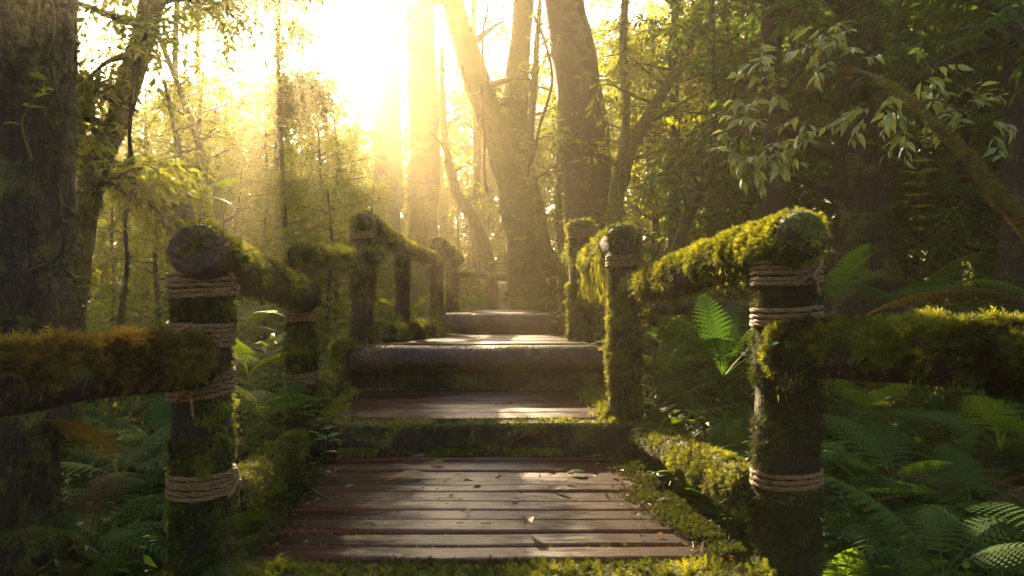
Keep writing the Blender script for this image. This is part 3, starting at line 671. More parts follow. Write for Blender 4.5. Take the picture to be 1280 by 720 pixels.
tree('great_trunk', [TP(742, 400, 10, .42), TP(739, 300, 10, .335), TP(732, 200, 10, .315), TP(719, 80, 10, .285), TP(706, 0, 10.05, .26), TP(690, -120, 10.2, .24), TP(680, -300, 10.6, .18), TP(675, -480, 11, .08)],
     'biggest straight brown trunk rising behind the right posts', M_bark, 26, .08, 2.5, 80, dict(nb=12, t0=.6, t1=1, L=2.0, per=10, tl=.6, k=9, ls=.15), M_leaf, 22000, .03, M_mossdk, mthr=.58, epi=420)
for px, Y, top, per, t0, L, nb, lab in [(222, 12, -330, 10, .15, 1.5, 30, 'tall sparse tree against the glare, first right of the leaning mossy tree'),
                                 (350, 14.5, -330, 22, .52, 1.0, 48, 'tall leafy tree added to keep sun off the near left'),  # crown above the view, added to shade the haze near the camera
                                 (250, 15, -330, 12, .5, 1.2, 36, 'tall tree added with a high crown to block sun'),  # second crown added out of view against sun on the near left
                                 (322, 19, -190, 10, .15, 1.5, 30, 'tall sparse tree far behind in the glare')]:
    tree('tall_tree', [TP(px, 400, Y, .06), TP(px + 4, 250, Y, .042), TP(px - 3, 60, Y, .045), TP(px + 6, -120, Y, .04), TP(px, top, Y, .02)], lab, M_barkm, 10, .1, 3, 50,
         dict(nb=nb, t0=t0, t1=1, L=L, per=per, tl=.5, k=9, ls=.13, elev=(-.3, .5)), M_leafy, boughs=[((-3.3, 14.5, 4.5), (-2.35, 14.4, 4.6), 420, (.1, .3, .17))] if nb == 48 else ())  # leafy bough put in the sun's way to shade the left planks
# right
tree('curvy_tree', [TP(770, 400, 8, .10), TP(768, 280, 8, .085), TP(775, 225, 8, .08), TP(800, 165, 8, .06), TP(835, 105, 8.1, .05), TP(862, 60, 8.2, .035), TP(880, -60, 8.4, .02)],
     'crooked dark tree beside the biggest trunk bending to the right', M_barkm, 14, .18, 4, 60, dict(nb=14, t0=.35, t1=1, L=1.0, per=11, tl=.4, k=9, ls=.1), M_leafy, 9000, .035, M_moss, mthr=.5,
     extra=[[TP(772, 250, 8, .05), TP(782, 150, 8, .045), TP(779, 50, 8.1, .04), TP(785, -60, 8.2, .03)]], beard=60)
tree('thin_tree', [TP(843, 340, 7.5, .06), TP(850, 300, 7.5, .055), TP(868, 250, 7.5, .05), TP(887, 212, 7.6, .045), TP(893, 120, 7.8, .03), TP(890, 0, 8, .02)],
     'thin dark leaning stem behind the thick slanting rail', M_bark, 10, .12, 4, 50, dict(nb=12, t0=.3, t1=1, L=.9, per=10, tl=.4, k=9, ls=.1), M_leaf)
tree('thin_tree', [TP(845, 330, 9.5, .08), TP(843, 200, 9.5, .07), TP(842, 60, 9.5, .06), TP(848, -60, 9.6, .05), TP(850, -200, 9.8, .03)],
     'upright dark stem among the right foliage, beyond the crooked tree', M_bark, 10, .1, 4, 50, dict(nb=14, t0=.2, t1=1, L=1.2, per=11, tl=.45, k=9, ls=.12), M_leafy)
tree('dark_tree', [TP(966, 400, 6.8, .10), TP(966, 200, 6.8, .085), TP(964, 0, 6.8, .08), TP(962, -200, 7, .05)],
     'slim shadowed trunk straight above the slanting right rail', M_bark, 12, .1, 3, 50, dict(nb=16, t0=.25, t1=1, L=1.3, per=11, tl=.45, k=9, ls=.11), M_leaf)
tree('dark_tree', [TP(1082, 400, 6.6, .27), TP(1080, 300, 6.6, .21), TP(1078, 150, 6.6, .19), TP(1070, 0, 6.7, .17), TP(1065, -200, 7, .1)],
     'stout shadowed trunk behind the end of the nearest right post', M_bark, 20, .16, 3, 60, dict(nb=18, t0=.3, t1=1, L=1.6, per=12, tl=.5, k=9, ls=.12), M_leaf, 9000, .035, M_mossdk, mthr=.55, epi=60)
tree('dark_tree', [TP(1285, 480, 5.4, .2), TP(1287, 250, 5.4, .17), TP(1288, 0, 5.4, .15), TP(1290, -300, 5.6, .1)],
     'shadowed trunk filling the right edge of the view', M_bark, 16, .14, 3, 60, dict(nb=14, t0=.55, t1=1, L=1.7, per=12, tl=.5, k=9, ls=.12), M_leaf, 9000, .03, M_mossdk, mthr=.5)
# arching limb, sunlight put into the colours of its moss and leaves
arch = spline([TP(1330, 345, 3.7, .04), TP(1287, 290, 3.75, .037), TP(1245, 243, 3.8, .033), TP(1205, 190, 3.9, .028), TP(1155, 142, 4.1, .023), TP(1095, 98, 4.5, .022), TP(1050, 92, 4.6, .02), TP(1010, 112, 4.7, .017), TP(958, 136, 4.8, .012), TP(930, 165, 4.85, .008)], 80)
root = empty('arching_limb', tuple(arch[0, :3])); tag(root, 'mossy limb arching from the right edge with sunlight painted into its moss and leaves', 'branch')
tg = Geo(); tube(tg, arch[:, :3], arch[:, 3], 12, .14, 8)
mg = Geo(); mg.add(*[tg.arrays()[k] for k in (0, 1, 2)])
cg = Geo(); tps = []; tds = []
for (px, py, Y, nn) in [(1040, 45, 4.6, 4), (1022, 60, 4.6, 4), (950, 78, 4.7, 4), (968, 115, 4.7, 5), (1052, 68, 4.5, 4), (1090, 130, 4.4, 7), (1150, 92, 4.3, 5), (1200, 140, 4.2, 6), (972, 178, 4.8, 7), (945, 192, 4.8, 7), (905, 180, 4.9, 4), (1125, 130, 4.4, 5), (1135, 165, 4.35, 4), (1235, 150, 4.15, 3), (930, 150, 4.8, 4), (1010, 150, 4.7, 4)]:
    c = P(px, py, Y); i = np.argmin(np.linalg.norm(arch[:, :3] - c, axis=1)); o = arch[i, :3]
    pth = spline([o, (o + c) / 2 + [0, 0, .05], c], 8); tube(tg, pth, np.linspace(.008, .003, 8), 6)
    for _ in range(nn):
        tps.append(c + rng.normal(size=3) * .03); d = unit(c - o) * .5 + rng.normal(size=3) * .7; d[2] -= .2; tds.append(unit(d))
tps, tds = np.array(tps), np.array(tds)
foliage(cg, tps, tds, .13 + .1 * rng.random(len(tps)), 6, .085, LEAF, .55, .0025)
obj('limb', tg, M_barkm, parent=root, smooth=True); obj('leaves', cg, M_pale, parent=root)
moss(mg, 'moss', 14000, .015, M_mosslit, root, up=.35, thr=.3, droop=.2, lift=.6)

# repeated understory trees: three kinds, then copies with their crowns
def understory(h, kind, crown, mat, cmat, label, group):
    r = tree(kind, [(0, 0, -.3, .07), (.05, .03, h * .3, .055), (-.05, .08, h * .65, .04), (.05, 0, h, .015)], label, mat, 9, .12, 4, 40, crown, cmat, group=group, flare=.2)
    return r
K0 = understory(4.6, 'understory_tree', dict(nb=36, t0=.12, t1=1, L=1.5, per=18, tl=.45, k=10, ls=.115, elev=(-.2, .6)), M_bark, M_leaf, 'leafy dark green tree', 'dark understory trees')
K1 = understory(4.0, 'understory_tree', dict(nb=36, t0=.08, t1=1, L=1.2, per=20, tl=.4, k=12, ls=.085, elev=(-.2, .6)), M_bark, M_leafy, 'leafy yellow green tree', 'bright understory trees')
K2 = understory(5.4, 'understory_tree', dict(nb=34, t0=.3, t1=1, L=1.7, per=12, tl=.5, k=9, ls=.15, elev=(-.1, .5)), M_bark, M_leaf, 'large leaved dark tree', 'large leaved trees')
used = set()
def put(K, px, Y, sc, label):
    X = (px - VX) / F * Y; loc = (X, Y, gz(X, Y)); rz = rng.random() * 6.28
    if id(K) not in used:
        used.add(id(K)); K.location = loc; K.rotation_euler = (0, 0, rz); K.scale = (sc,) * 3; K['label'] = label; return K
    return copy_tree(K, loc, rz, sc, label)
WALL_R = 'dense dark green tree in the leafy wall above the right railing'
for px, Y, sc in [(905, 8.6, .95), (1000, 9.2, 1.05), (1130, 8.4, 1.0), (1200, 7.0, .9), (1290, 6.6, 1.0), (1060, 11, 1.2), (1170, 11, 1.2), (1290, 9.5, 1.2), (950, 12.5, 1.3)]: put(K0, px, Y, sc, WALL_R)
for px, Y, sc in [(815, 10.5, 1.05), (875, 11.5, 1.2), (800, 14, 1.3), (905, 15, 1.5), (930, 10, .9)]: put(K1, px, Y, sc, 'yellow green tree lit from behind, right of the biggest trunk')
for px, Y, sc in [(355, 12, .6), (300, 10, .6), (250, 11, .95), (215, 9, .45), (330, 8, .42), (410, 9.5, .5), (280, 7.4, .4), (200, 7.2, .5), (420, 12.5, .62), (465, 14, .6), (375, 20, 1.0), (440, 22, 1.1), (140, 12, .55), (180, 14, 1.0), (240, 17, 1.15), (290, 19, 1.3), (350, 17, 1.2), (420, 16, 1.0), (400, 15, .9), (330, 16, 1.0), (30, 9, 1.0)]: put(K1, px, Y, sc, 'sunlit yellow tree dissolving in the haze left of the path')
for px, Y, sc in [(1080, 13.5, 1.3), (1230, 14, 1.4), (1000, 16, 1.5), (1330, 11.5, 1.2)]: put(K2, px, Y, sc, 'large leaved dark tree deep in the shade on the right')
for px, Y, sc in [(640, 19, .9), (575, 21, .75), (700, 18, 1.0), (760, 17, 1.2), (670, 24, 1.0)]: put(K1, px, Y, sc, 'small glowing tree beyond the end of the path')
# unseen trees added beside and behind the viewpoint to shade the near boardwalk
for X, Y, sc in [(-5.2, 0.2, 1.4), (-3.4, -3.2, 1.6), (3.8, -4.0, 1.6), (-6.6, 4.0, 1.4), (7.0, -.5, 1.6)]:
    r = copy_tree(K2, (X, Y, gz(X, Y)), rng.random() * 6.28, sc, 'unseen large leaved tree added to shade the near boardwalk'); r['group'] = 'trees added to shade the near boardwalk'

# far forest as one mass
ge = Geo(); n = 13000
az = rng.uniform(-1.0, 1.0, n); R = rng.uniform(24, 42, n)
X = np.sin(az) * R; Y = np.cos(az) * R
top = np.interp(az, [-1, -.5, -.3, -.2, -.1, .02, .12, .3, 1], [9, 6, 6, 6.5, 6.5, 7.5, 9, 11, 11])
z = rng.random(n) ** .8 * top
tp = np.stack([X, Y, z + .6], 1)
foliage(ge, tp, unit(rng.normal(size=(n, 3)) + [0, 0, -.3]), np.full(n, 1.0), 8, .42, LEAF2, tw=.01)
for k in range(60):
    a = rng.uniform(-.9, .9); r_ = rng.uniform(22, 38); x, y = math.sin(a) * r_, math.cos(a) * r_
    tube(ge, np.array([[x, y, .3], [x + rng.normal() * .5, y, 4], [x + rng.normal(), y, 9 if abs(a + .15) > .15 else 6]]), np.array([.22, .18, .08]) * rng.uniform(.5, 1.4), 8, var=0.0)
tag(obj('far_forest', ge, M_leafy), 'far off wood behind the path, one mass of leaves', 'forest', kind='stuff')

# ------------------------------------------------------------------ lianas
def liana(pts, r, label, n=60, mossn=1500, mat=None):
    p = spline(pts, n); p = p + np.stack([np.sin(np.linspace(0, 19, n)) * .012, np.cos(np.linspace(0, 15, n)) * .012, 0 * p[:, 0]], 1)
    ge = Geo(); tube(ge, p, r, 7, .25, 12); o = obj('liana', ge, mat or M_bark, origin=tuple(p[np.argmin(p[:, 2])]), smooth=True); tag(o, label, 'vine')
    moss(ge, 'moss', mossn, .025, M_mossdk, o, up=.1, thr=.5, ns=6, droop=.8, patch=1.4)
liana([P(168, 60, 5.0), P(164, 200, 5.0), P(158, 300, 5.0), P(151, 440, 5.0)], .014, 'hanging liana with moss clumps in front of the bright left gap', mossn=5000)
liana([P(62, 0, 2.95), P(70, 90, 2.93), P(78, 200, 2.93), P(74, 310, 2.92), P(30, 345, 2.9)], .005, 'thin liana looping down the massive left trunk', mossn=0 or 300)
liana([P(668, 20, 11), P(690, 90, 11), P(672, 170, 11), P(660, 220, 11)], .02, 'thin twisting liana left of the biggest trunk', mossn=1200)
liana([P(610, 0, 11.5), P(603, 60, 11.5), P(604, 150, 11.5), P(608, 240, 11.5)], .02, 'hanging liana across the fork of the mossy tree', mossn=1500)
liana([P(770, 120, 9), P(790, 200, 9), P(770, 260, 9)], .012, 'short liana beside the right edge of the biggest trunk', mossn=500)

# ------------------------------------------------------------------ fallen logs
logthing('fallen_log', [P(820, 384, 7.2), P(900, 383, 7.0), P(960, 390, 6.8)], .08, M_bark, 'dark fallen log lying behind the right railing', 'log', 3000, .03, M_mossdk, up=.6, thr=.6)
logthing('fallen_log', [P(1076, 346, 6.2), P(1128, 347, 6.1)], .045, M_barkm, 'short mossy log end beyond the right foreground rail', 'log', 1500, .025, M_moss, up=.7, thr=.5)

# ------------------------------------------------------------------ ferns
def fern(name, X, Y, R, nf, label, mat, az=None, spread=math.pi, elev=.55, z=None, group=None, big=True):
    z = gz(X, Y) if z is None else z
    n = nf; a = (np.arange(n) / n * 2 * math.pi + rng.random(n) * .5) if az is None else az + spread * (rng.random(n) - .5)
    e = elev + rng.normal(size=n) * .18
    d = np.stack([np.cos(a) * np.cos(e), np.sin(a) * np.cos(e), np.sin(e)], 1)
    up = np.stack([-np.cos(a) * np.sin(e), -np.sin(a) * np.sin(e), np.cos(e)], 1) + rng.normal(size=(n, 3)) * .15
    ge = Geo(); inst(ge, FROND if big else FRONDS, np.tile([X, Y, z], (n, 1)), d, up, R * (.7 + .45 * rng.random(n)), np.where(rng.random(n) < .09, .02, np.clip(rng.normal(.5, .2, n), .12, .95)))
    o = obj(name, ge, mat, origin=(X, Y, z)); tag(o, label, 'fern', group); return o
def fpx(px, py, Y, R, nf, label, mat, **k):
    p = P(px, py, Y); return fern('fern', p[0], Y, R, nf, label, mat, z=p[2], **k)
FT = M_fern
fpx(905, 470, 4.6, .75, 9, 'large feathery fern between the two nearest right posts', FT, elev=.75)
fpx(1310, 392, 3.6, .9, 6, 'huge dark fern frond sweeping in above the right foreground rail', FT, az=math.pi, spread=.8, elev=.22)
fpx(1140, 400, 5.4, .8, 8, 'fern just above the moss of the right foreground rail', FT, elev=.5)
fpx(1045, 385, 5.0, .55, 6, 'small arched fern close beside the nearest right post', FT, elev=.8)
fpx(1215, 640, 3.2, .7, 9, 'broad fern in the dim lower right corner', FT, elev=.35)
fpx(1120, 610, 3.5, .6, 8, 'fern beneath the right foreground rail beside leaf litter', FT, elev=.4)
fpx(1250, 560, 3.9, .8, 9, 'fern with level fronds under the right end of the rail', FT, elev=.4)
fpx(1180, 720, 2.7, .6, 8, 'lowest fern at the bottom right of the view', FT, elev=.35)
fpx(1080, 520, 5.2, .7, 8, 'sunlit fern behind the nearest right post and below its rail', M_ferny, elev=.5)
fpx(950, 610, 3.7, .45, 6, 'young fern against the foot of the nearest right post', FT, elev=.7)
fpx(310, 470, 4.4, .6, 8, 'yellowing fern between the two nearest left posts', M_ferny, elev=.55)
fpx(330, 525, 3.9, .5, 8, 'fern spilling over the left kerb log', M_ferny, elev=.4)
fpx(150, 600, 3.6, .6, 9, 'dim fern below the left foreground rail', FT, elev=.45)
fpx(110, 680, 3.1, .55, 8, 'lowest fern at the bottom left of the view', FT, elev=.4)
fpx(200, 560, 4.3, .6, 8, 'fern left of the nearest left post in half shade', FT, elev=.5)
fpx(245, 250, 5.4, .45, 7, 'fern growing high up on the crooked limb', M_ferny, elev=.35)
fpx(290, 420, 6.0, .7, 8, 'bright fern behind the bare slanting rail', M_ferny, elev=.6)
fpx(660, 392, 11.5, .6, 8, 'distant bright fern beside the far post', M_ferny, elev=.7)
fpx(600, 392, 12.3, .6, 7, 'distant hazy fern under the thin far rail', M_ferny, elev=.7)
fpx(1000, 450, 6.5, .8, 8, 'dark fern deep behind the nearest right post', FT, elev=.6)
fpx(830, 470, 6.0, .6, 7, 'fern in the shade behind the second right post', FT, elev=.6)

# broad leaf seedlings
def seedling(px, py, Y, h, nl, ls, label, mat, pr=LEAF, n=1):
    p = P(px, py, Y); ge = Geo()
    st = spline([p, p + [rng.normal() * .03, 0, h * .5], p + [rng.normal() * .08, -.02, h]], 10); tube(ge, st, np.linspace(.005, .002, 10), 5, var=.1)
    i = rng.integers(3, 10, nl); a = np.arange(nl) * 2.4 + rng.random(nl)
    d = np.stack([np.cos(a), np.sin(a), .25 + 0 * a], 1)
    inst(ge, pr, st[i], d, np.tile([0, 0, 1.0], (nl, 1)) + rng.normal(size=(nl, 3)) * .25, ls * (.6 + .6 * rng.random(nl)), rng.random(nl))
    o = obj('seedling', ge, mat, origin=tuple(p)); tag(o, label, 'plant')
seedling(925, 610, 3.6, .2, 8, .16, 'broad leaved seedling against the right kerb log', M_leaf)
seedling(392, 560, 4.1, .22, 12, .085, 'leafy seedling at the left end of the mossy beam step', M_leafy)
seedling(405, 575, 3.95, .12, 6, .09, 'low seedling beside the pale fallen leaf', M_leaf)
seedling(815, 470, 4.3, .42, 10, .13, 'upright seedling with long leaves against the second right post', M_leaf, BLADE)
seedling(1000, 470, 2.5, .1, 3, .09, 'single pointed leaf hanging off the nearest right post', M_leaf)
seedling(800, 560, 4.05, .1, 9, .08, 'low leafy sprout at the right end of the mossy beam step', M_leaf)
seedling(835, 602, 3.65, .05, 7, .07, 'dark sprout lying on the right edge of the planks', M_leaf)
seedling(745, 445, 5.5, .12, 8, .14, 'grassy sprout at the right end of the double log step', M_leafy, BLADE)
seedling(700, 412, 8.2, .15, 9, .22, 'spiky sprout in front of the far log step', M_leafy, BLADE)
seedling(1150, 330, 5.6, .75, 34, .12, 'bright leafy shrub in a pool of light behind the right rail', M_leafy)
seedling(1075, 330, 6.2, .5, 24, .11, 'dim leafy shrub left of the bright one', M_leaf)
seedling(340, 480, 4.5, .4, 16, .2, 'grassy bright seedling behind the second left post', M_leafy, BLADE)
seedling(1110, 560, 4.2, .3, 16, .11, 'light green seedling under the right foreground rail', M_leafy)
seedling(40, 200, 2.9, .3, 9, .08, 'thin vine sprout on the massive left trunk', M_leafy)
seedling(105, 420, 4.4, .5, 22, .1, 'dark leafy sprig above the left foreground rail', M_leaf)

# undergrowth nobody could count
def undergrowth(name, n, xr, yr, mat, label, h=(.15, .45), ls=.06, k=10, dens=None, pr=LEAF4, fr=.42, fm=None, dmin=1.05):
    X = rng.uniform(*xr, n); Y = rng.uniform(*yr, n) ; d = np.abs(X - path_cx(Y)); kk = d > dmin
    if dens: kk &= rng.random(n) < dens(X, Y)
    X, Y = X[kk], Y[kk]; Z = ground_h(X, Y); n = len(X); ge = Geo(); p = np.stack([X, Y, Z], 1)
    H = h[0] + (h[1] - h[0]) * rng.random(n) ** 1.5
    isf = rng.random(n) < fr
    q = p[~isf]; hq = H[~isf]; m = len(q); d = unit(np.array([0, 0, 1.0]) + rng.normal(size=(m, 3)) * .3)
    inst(ge, TWIG, q, d, rvec(m), np.stack([np.full(m, .006), hq, np.full(m, .006)], 1), .1)
    for j in range(k):
        u = .35 + .65 * j / max(k - 1, 1); pos = q + d * (hq * u)[:, None]; a = j * 2.4 + rng.random(m) * 6.28
        dd = np.stack([np.cos(a), np.sin(a), rng.normal(.1, .25, m)], 1)
        inst(ge, pr, pos, dd, np.tile([0, 0, 1.0], (m, 1)) + rng.normal(size=(m, 3)) * .35, ls * (.5 + .9 * rng.random(m)), rng.random(m))
    tag(obj(name, ge, mat), label, 'undergrowth', kind='stuff')
    if isf.any():
        q = p[isf]; m = len(q); ge = Geo()
        for j in range(5):
            a = j * 1.257 + rng.random(m) * 1.0; e = rng.normal(.55, .2, m); dd = np.stack([np.cos(a) * np.cos(e), np.sin(a) * np.cos(e), np.sin(e)], 1)
            up = np.stack([-np.cos(a) * np.sin(e), -np.sin(a) * np.sin(e), np.cos(e)], 1)
            inst(ge, FRONDS, q, dd, up, .2 + .3 * rng.random(m), np.where(rng.random(m) < .07, .02, np.clip(rng.normal(.5, .22, m), .12, 1)))
        tag(obj(name + '_ferns', ge, fm or M_fern), label.replace('herbs', 'small ferns'), 'undergrowth', kind='stuff')
undergrowth('undergrowth', 6000, (1.1, 9), (1.6, 9.5), M_leaf, 'low herbs covering the shaded ground right of the boardwalk', fr=.28)
undergrowth('undergrowth', 2600, (-6.5, -.9), (1.8, 7.5), M_leaf, 'low herbs covering the ground left of the boardwalk')
undergrowth('undergrowth', 2600, (-9, 5), (6.5, 19), M_leafy, 'bright herbs along both sides of the far path', h=(.2, .7), ls=.12, fm=M_ferny)

# leaf litter on the forest floor
n = 16000; X = rng.uniform(-7, 9, n); Y = 1.5 + 9 * rng.random(n) ** 1.3; k = np.abs(X - path_cx(Y)) > .95; X, Y = X[k], Y[k]; n = len(X)
ge = Geo(); inst(ge, LEAF4, np.stack([X, Y, ground_h(X, Y) + .012], 1), rng.normal(size=(n, 3)) * [1, 1, .2], np.tile([0, 0, 1.0], (n, 1)) + rng.normal(size=(n, 3)) * .4, .05 + .07 * rng.random(n), rng.random(n))
tag(obj('leaf_litter', ge, M_litter), 'brown dead leaves littering the forest floor', 'leaf litter', kind='stuff')

# debris and moss borders along both edges of the planks
def border(name, pts, n, w, size, mat, label, zoff=.0):
    t = rng.random(n); c = np.asarray(pts, float); u = t * (len(c) - 1); i = np.minimum(u.astype(int), len(c) - 2); f = (u - i)[:, None]
    p = c[i] * (1 - f) + c[i + 1] * f
    off = np.abs(rng.normal(size=n)) * w; sg = np.sign(path_cx(p[:, 1]) - p[:, 0])
    p[:, 0] += sg * off * (.4 + 1.2 * vn(p, 4)); p[:, 2] += zoff + .03 * np.exp(-off / w) * vn(p, 7)
    ge = Geo(); m = vn(p, 6); kk = m + rng.normal(size=n) * .1 > .33; p = p[kk]; n = len(p)
    inst(ge, SPRIG, p, rng.normal(size=(n, 3)) * .6 + [0, 0, .55], rvec(n), size * (.5 + rng.random(n)), np.clip(.2 + .7 * rng.random(n), 0, 1))
    tag(obj(name, ge, mat), label, 'moss', kind='stuff')
border('moss_border', [(1.06, 2.72, .0), (1.0, 3.4, .0), (.99, 4.3, .0)], 11000, .075, .022, M_mossdk, 'moss creeping from the right kerb log over the planks')
border('moss_border', [(-.72, 2.72, .0), (-.7, 3.3, .0), (-.68, 4.3, .0)], 3000, .018, .018, M_mossdk, 'dark moss along the left edge of the nearest planks')
border('moss_border', [(1.02, 4.46, .18), (1.1, 5.5, .18)], 6000, .07, .026, M_moss, 'bright moss on the right end of the second plank flight')
border('moss_border', [(-.76, 4.46, .18), (-.72, 5.5, .18)], 3000, .04, .024, M_moss, 'moss on the left end of the second plank flight')
n = 4200; x = rng.uniform(-.66, .98, n); p = np.stack([x, 4.3 - np.abs(rng.normal(size=n)) * .035, np.full(n, .002)], 1); p = p[vn(p, 4) > .45]; n = len(p)
ge = Geo(); inst(ge, SPRIG, p, rng.normal(size=(n, 3)) * .5 + [0, -.1, .7], rvec(n), .02 + .03 * rng.random(n), .3 + .6 * rng.random(n))
tag(obj('moss_tuft_strip', ge, M_moss), 'bright moss tufts along the foot of the mossy beam step', 'moss', kind='stuff')

def debris(pts, n, w, label):
    c = np.asarray(pts, float); u = rng.random(n) * (len(c) - 1); i = np.minimum(u.astype(int), len(c) - 2); f = (u - i)[:, None]
    p = c[i] * (1 - f) + c[i + 1] * f + np.stack([rng.normal(size=n) * w, rng.normal(size=n) * w * .7, .006 + .012 * rng.random(n)], 1)
    ge = Geo(); k = n * 2 // 3
    inst(ge, LEAF4, p[:k], rng.normal(size=(k, 3)) * [1, 1, .15], np.tile([0, 0, 1.0], (k, 1)) + rng.normal(size=(k, 3)) * .45, .015 + .045 * rng.random(k) ** 2, rng.random(k))
    inst(ge, TWIG, p[k:], rng.normal(size=(n - k, 3)) * [1, 1, .12], rvec(n - k), np.stack([.003 + 0 * p[k:, 0], .02 + .07 * rng.random(n - k), .003 + 0 * p[k:, 0]], 1), 0.1)
    tag(obj('plank_debris', ge, M_litter), label, 'leaf litter', kind='stuff')
debris([(-.66, 2.8, 0), (-.62, 4.25, 0)], 150, .06, 'dead leaf bits and twigs along the left edge of the nearest planks')
debris([(.93, 2.8, 0), (.9, 4.25, 0)], 150, .07, 'dead leaf bits and twigs along the right edge of the nearest planks')
debris([(-.6, 4.26, 0), (.95, 4.26, 0)], 260, .03, 'leaf bits gathered at the foot of the mossy beam step')
debris([(-.66, 5.5, .178), (1.05, 5.5, .178)], 160, .04, 'leaf bits gathered below the double log step')
debris([(-.3, 3.5, 0), (.7, 3.5, 0)], 60, .4, 'scraps of leaves scattered over the nearest planks')
# fallen leaves and twigs on the planks
def fleaf(px, py, Y, z, s, rz, v, label, curl=1.0, mat=None):
    x = (px - VX) / F * Y
    PV, PT = LEAF; V = PV.copy(); V[:, 2] = V[:, 2] * curl + .1 * np.abs(V[:, 0]) * curl; V[:, 1] -= .5
    V[:, 2] -= V[:, 2].min()
    c, s_ = math.cos(rz), math.sin(rz); R = np.array([[c, -s_, 0], [s_, c, 0], [0, 0, 1]])
    ge = Geo(); ge.add((V * s) @ R.T + [x, Y, z + .004], None, PT, v)
    tag(obj('fallen_leaf', ge, mat or M_litter, origin=(x, Y, z)), label, 'leaf')
def onY(py, z): return F * (1 - z) / (py - VY)
def fl(px, py, z, s, rz, v, label, **k): fleaf(px, py, onY(py, z), z, s, rz, v, label, **k)
fl(411, 571, .0, .11, 1.2, 1.0, 'pale yellow fallen leaf by the left end of the step', mat=M_pale)
fl(520, 578, .0, .13, 1.4, .15, 'flat reddish fallen leaf near the back left planks')
fl(655, 567, .0, .22, 1.7, .6, 'long curled brown leaf standing against the step', curl=2.2)
fl(735, 576, .0, .09, .8, .2, 'small red fallen leaf near the back right planks')
fl(718, 596, .0, .11, 1.5, .6, 'green oval fallen leaf right of the planks middle', mat=M_leaf)
fl(700, 617, .0, .08, 1.0, .5, 'thin greenish leaf two planks before the oval one', mat=M_leaf)
fl(508, 600, .0, .2, 1.9, .45, 'long dry leaf across two planks on the left', curl=.6)
fl(660, 664, .0, .1, .2, .9, 'crumpled tan leaf on the front planks', curl=2.0)
fl(332, 645, .0, .12, 1.2, .3, 'orange brown leaf at the left kerb by the front planks', curl=1.5)
fl(455, 665, .0, .11, 1.3, .2, 'dark green leaf on the third plank from the front', mat=M_leaf)
fl(545, 583, .0, .1, 1.6, .9, 'pale green leaf behind the flat reddish one', mat=M_leafy)
fl(830, 632, .0, .09, 1.3, .35, 'brown leaf shred on the right front planks', curl=1.2)
def stick(p0, p1, r, label):
    ge = Geo(); m = (np.asarray(p0) + p1) / 2 + rng.normal(size=3) * [.03, .03, .0] + [0, 0, .015]
    tube(ge, spline([p0, m, p1], 12), np.linspace(r, r * .5, 12), 6, .2, 30); tag(obj('fallen_twig', ge, M_bark, origin=tuple(p0)), label, 'twig')
stick([-.62, 4.15, .01], [-.42, 4.25, .03], .006, 'dark twig lying under the mossy beam step')
stick([-.66, 3.5, .02], [-.52, 3.36, .012], .007, 'dark twig against the left kerb log')
stick([-.67, 3.75, .06], [-.50, 3.62, .012], .005, 'thin twig leaning off the left kerb log')

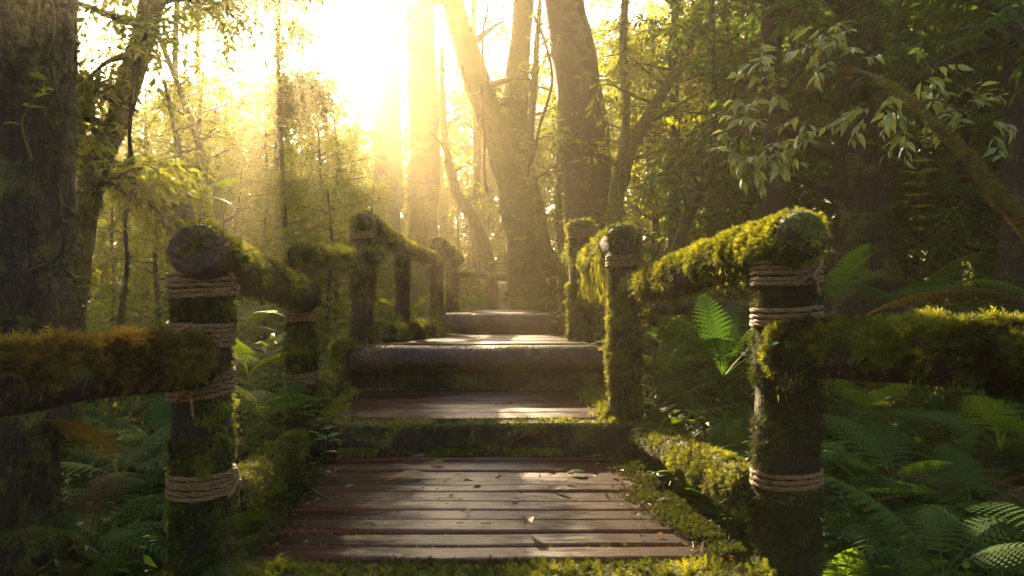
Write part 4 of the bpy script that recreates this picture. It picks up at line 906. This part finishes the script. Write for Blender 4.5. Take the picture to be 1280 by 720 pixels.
# ------------------------------------------------------------------ haze, light, camera
SUN_D = unit(np.array([(340 - VX) / F, 1.0, (VY + 50) / F]))
bpy.context.view_layer.update()
zz = [(o.matrix_world @ Vector(c))[2] for o in S.objects if o.type == 'MESH' for c in (o.bound_box[0], o.bound_box[6])]
z0, z1 = min(zz) - 1.0, max(zz) + .15
print('haze', z0, z1)
bpy.ops.mesh.primitive_cube_add(size=1, location=(0, 36, (z0 + z1) / 2))
hz = bpy.context.object; hz.name = 'haze'; hz.scale = (164, 112, z1 - z0)
m, nt, N, out, L = nodes('warm_haze')
pv = N('VolumePrincipled', inputs={'Density': .0047, 'Anisotropy': .84, 'Color': (1.0, .83, .52, 1)}); pv.inputs['Density Attribute'].default_value = ''
L(pv.outputs[0], out.inputs['Volume']); hz.data.materials.append(m)
tag(hz, 'pale golden haze hanging in the forest air', 'haze', kind='stuff')

w = bpy.data.worlds.new('World'); S.world = w; w.use_nodes = True
wn = w.node_tree.nodes; bg = wn['Background']
sky = wn.new('ShaderNodeTexSky'); sky.sky_type = 'NISHITA'; sky.sun_disc = False
elev = math.asin(SUN_D[2]); azim = math.atan2(SUN_D[0], SUN_D[1])
sky.sun_elevation = elev; sky.sun_rotation = azim; sky.air_density = 1.0; sky.dust_density = 4.0; sky.ozone_density = .6
w.node_tree.links.new(sky.outputs[0], bg.inputs[0]); bg.inputs[1].default_value = .066

ld = bpy.data.lights.new('sun', 'SUN'); ld.energy = 5.0; ld.angle = math.radians(.5); ld.color = (1, .77, .46)
lo = bpy.data.objects.new('sun', ld); COL.objects.link(lo)
lo.rotation_euler = Vector(tuple(SUN_D)).to_track_quat('Z', 'Y').to_euler(); lo.location = (0, 0, 9)

cd = bpy.data.cameras.new('camera'); co = bpy.data.objects.new('camera', cd); COL.objects.link(co)
co.location = (0, 0, 1.0); co.rotation_euler = (math.pi / 2, 0, 0)
cd.sensor_width = 36; cd.lens = 36 * F / 1280; cd.shift_x = (640 - VX) / 1280; cd.shift_y = -(360 - VY) / 1280
cd.clip_start = .05; cd.clip_end = 500
S.camera = co
for o in S.objects:
    if '_org' in o: del o['_org']

vs = S.view_settings; vs.view_transform = 'Standard'; vs.look = 'None'; vs.gamma = 1; vs.exposure = 2.8
S.render.engine = 'CYCLES'; cy = S.cycles
cy.use_denoising = True; cy.use_adaptive_sampling = True; cy.adaptive_threshold = .008
cy.max_bounces = 5; cy.diffuse_bounces = 3; cy.glossy_bounces = 3; cy.transmission_bounces = 3; cy.volume_bounces = 0; cy.transparent_max_bounces = 4
cy.sample_clamp_indirect = 4.0; cy.caustics_reflective = False; cy.caustics_refractive = False
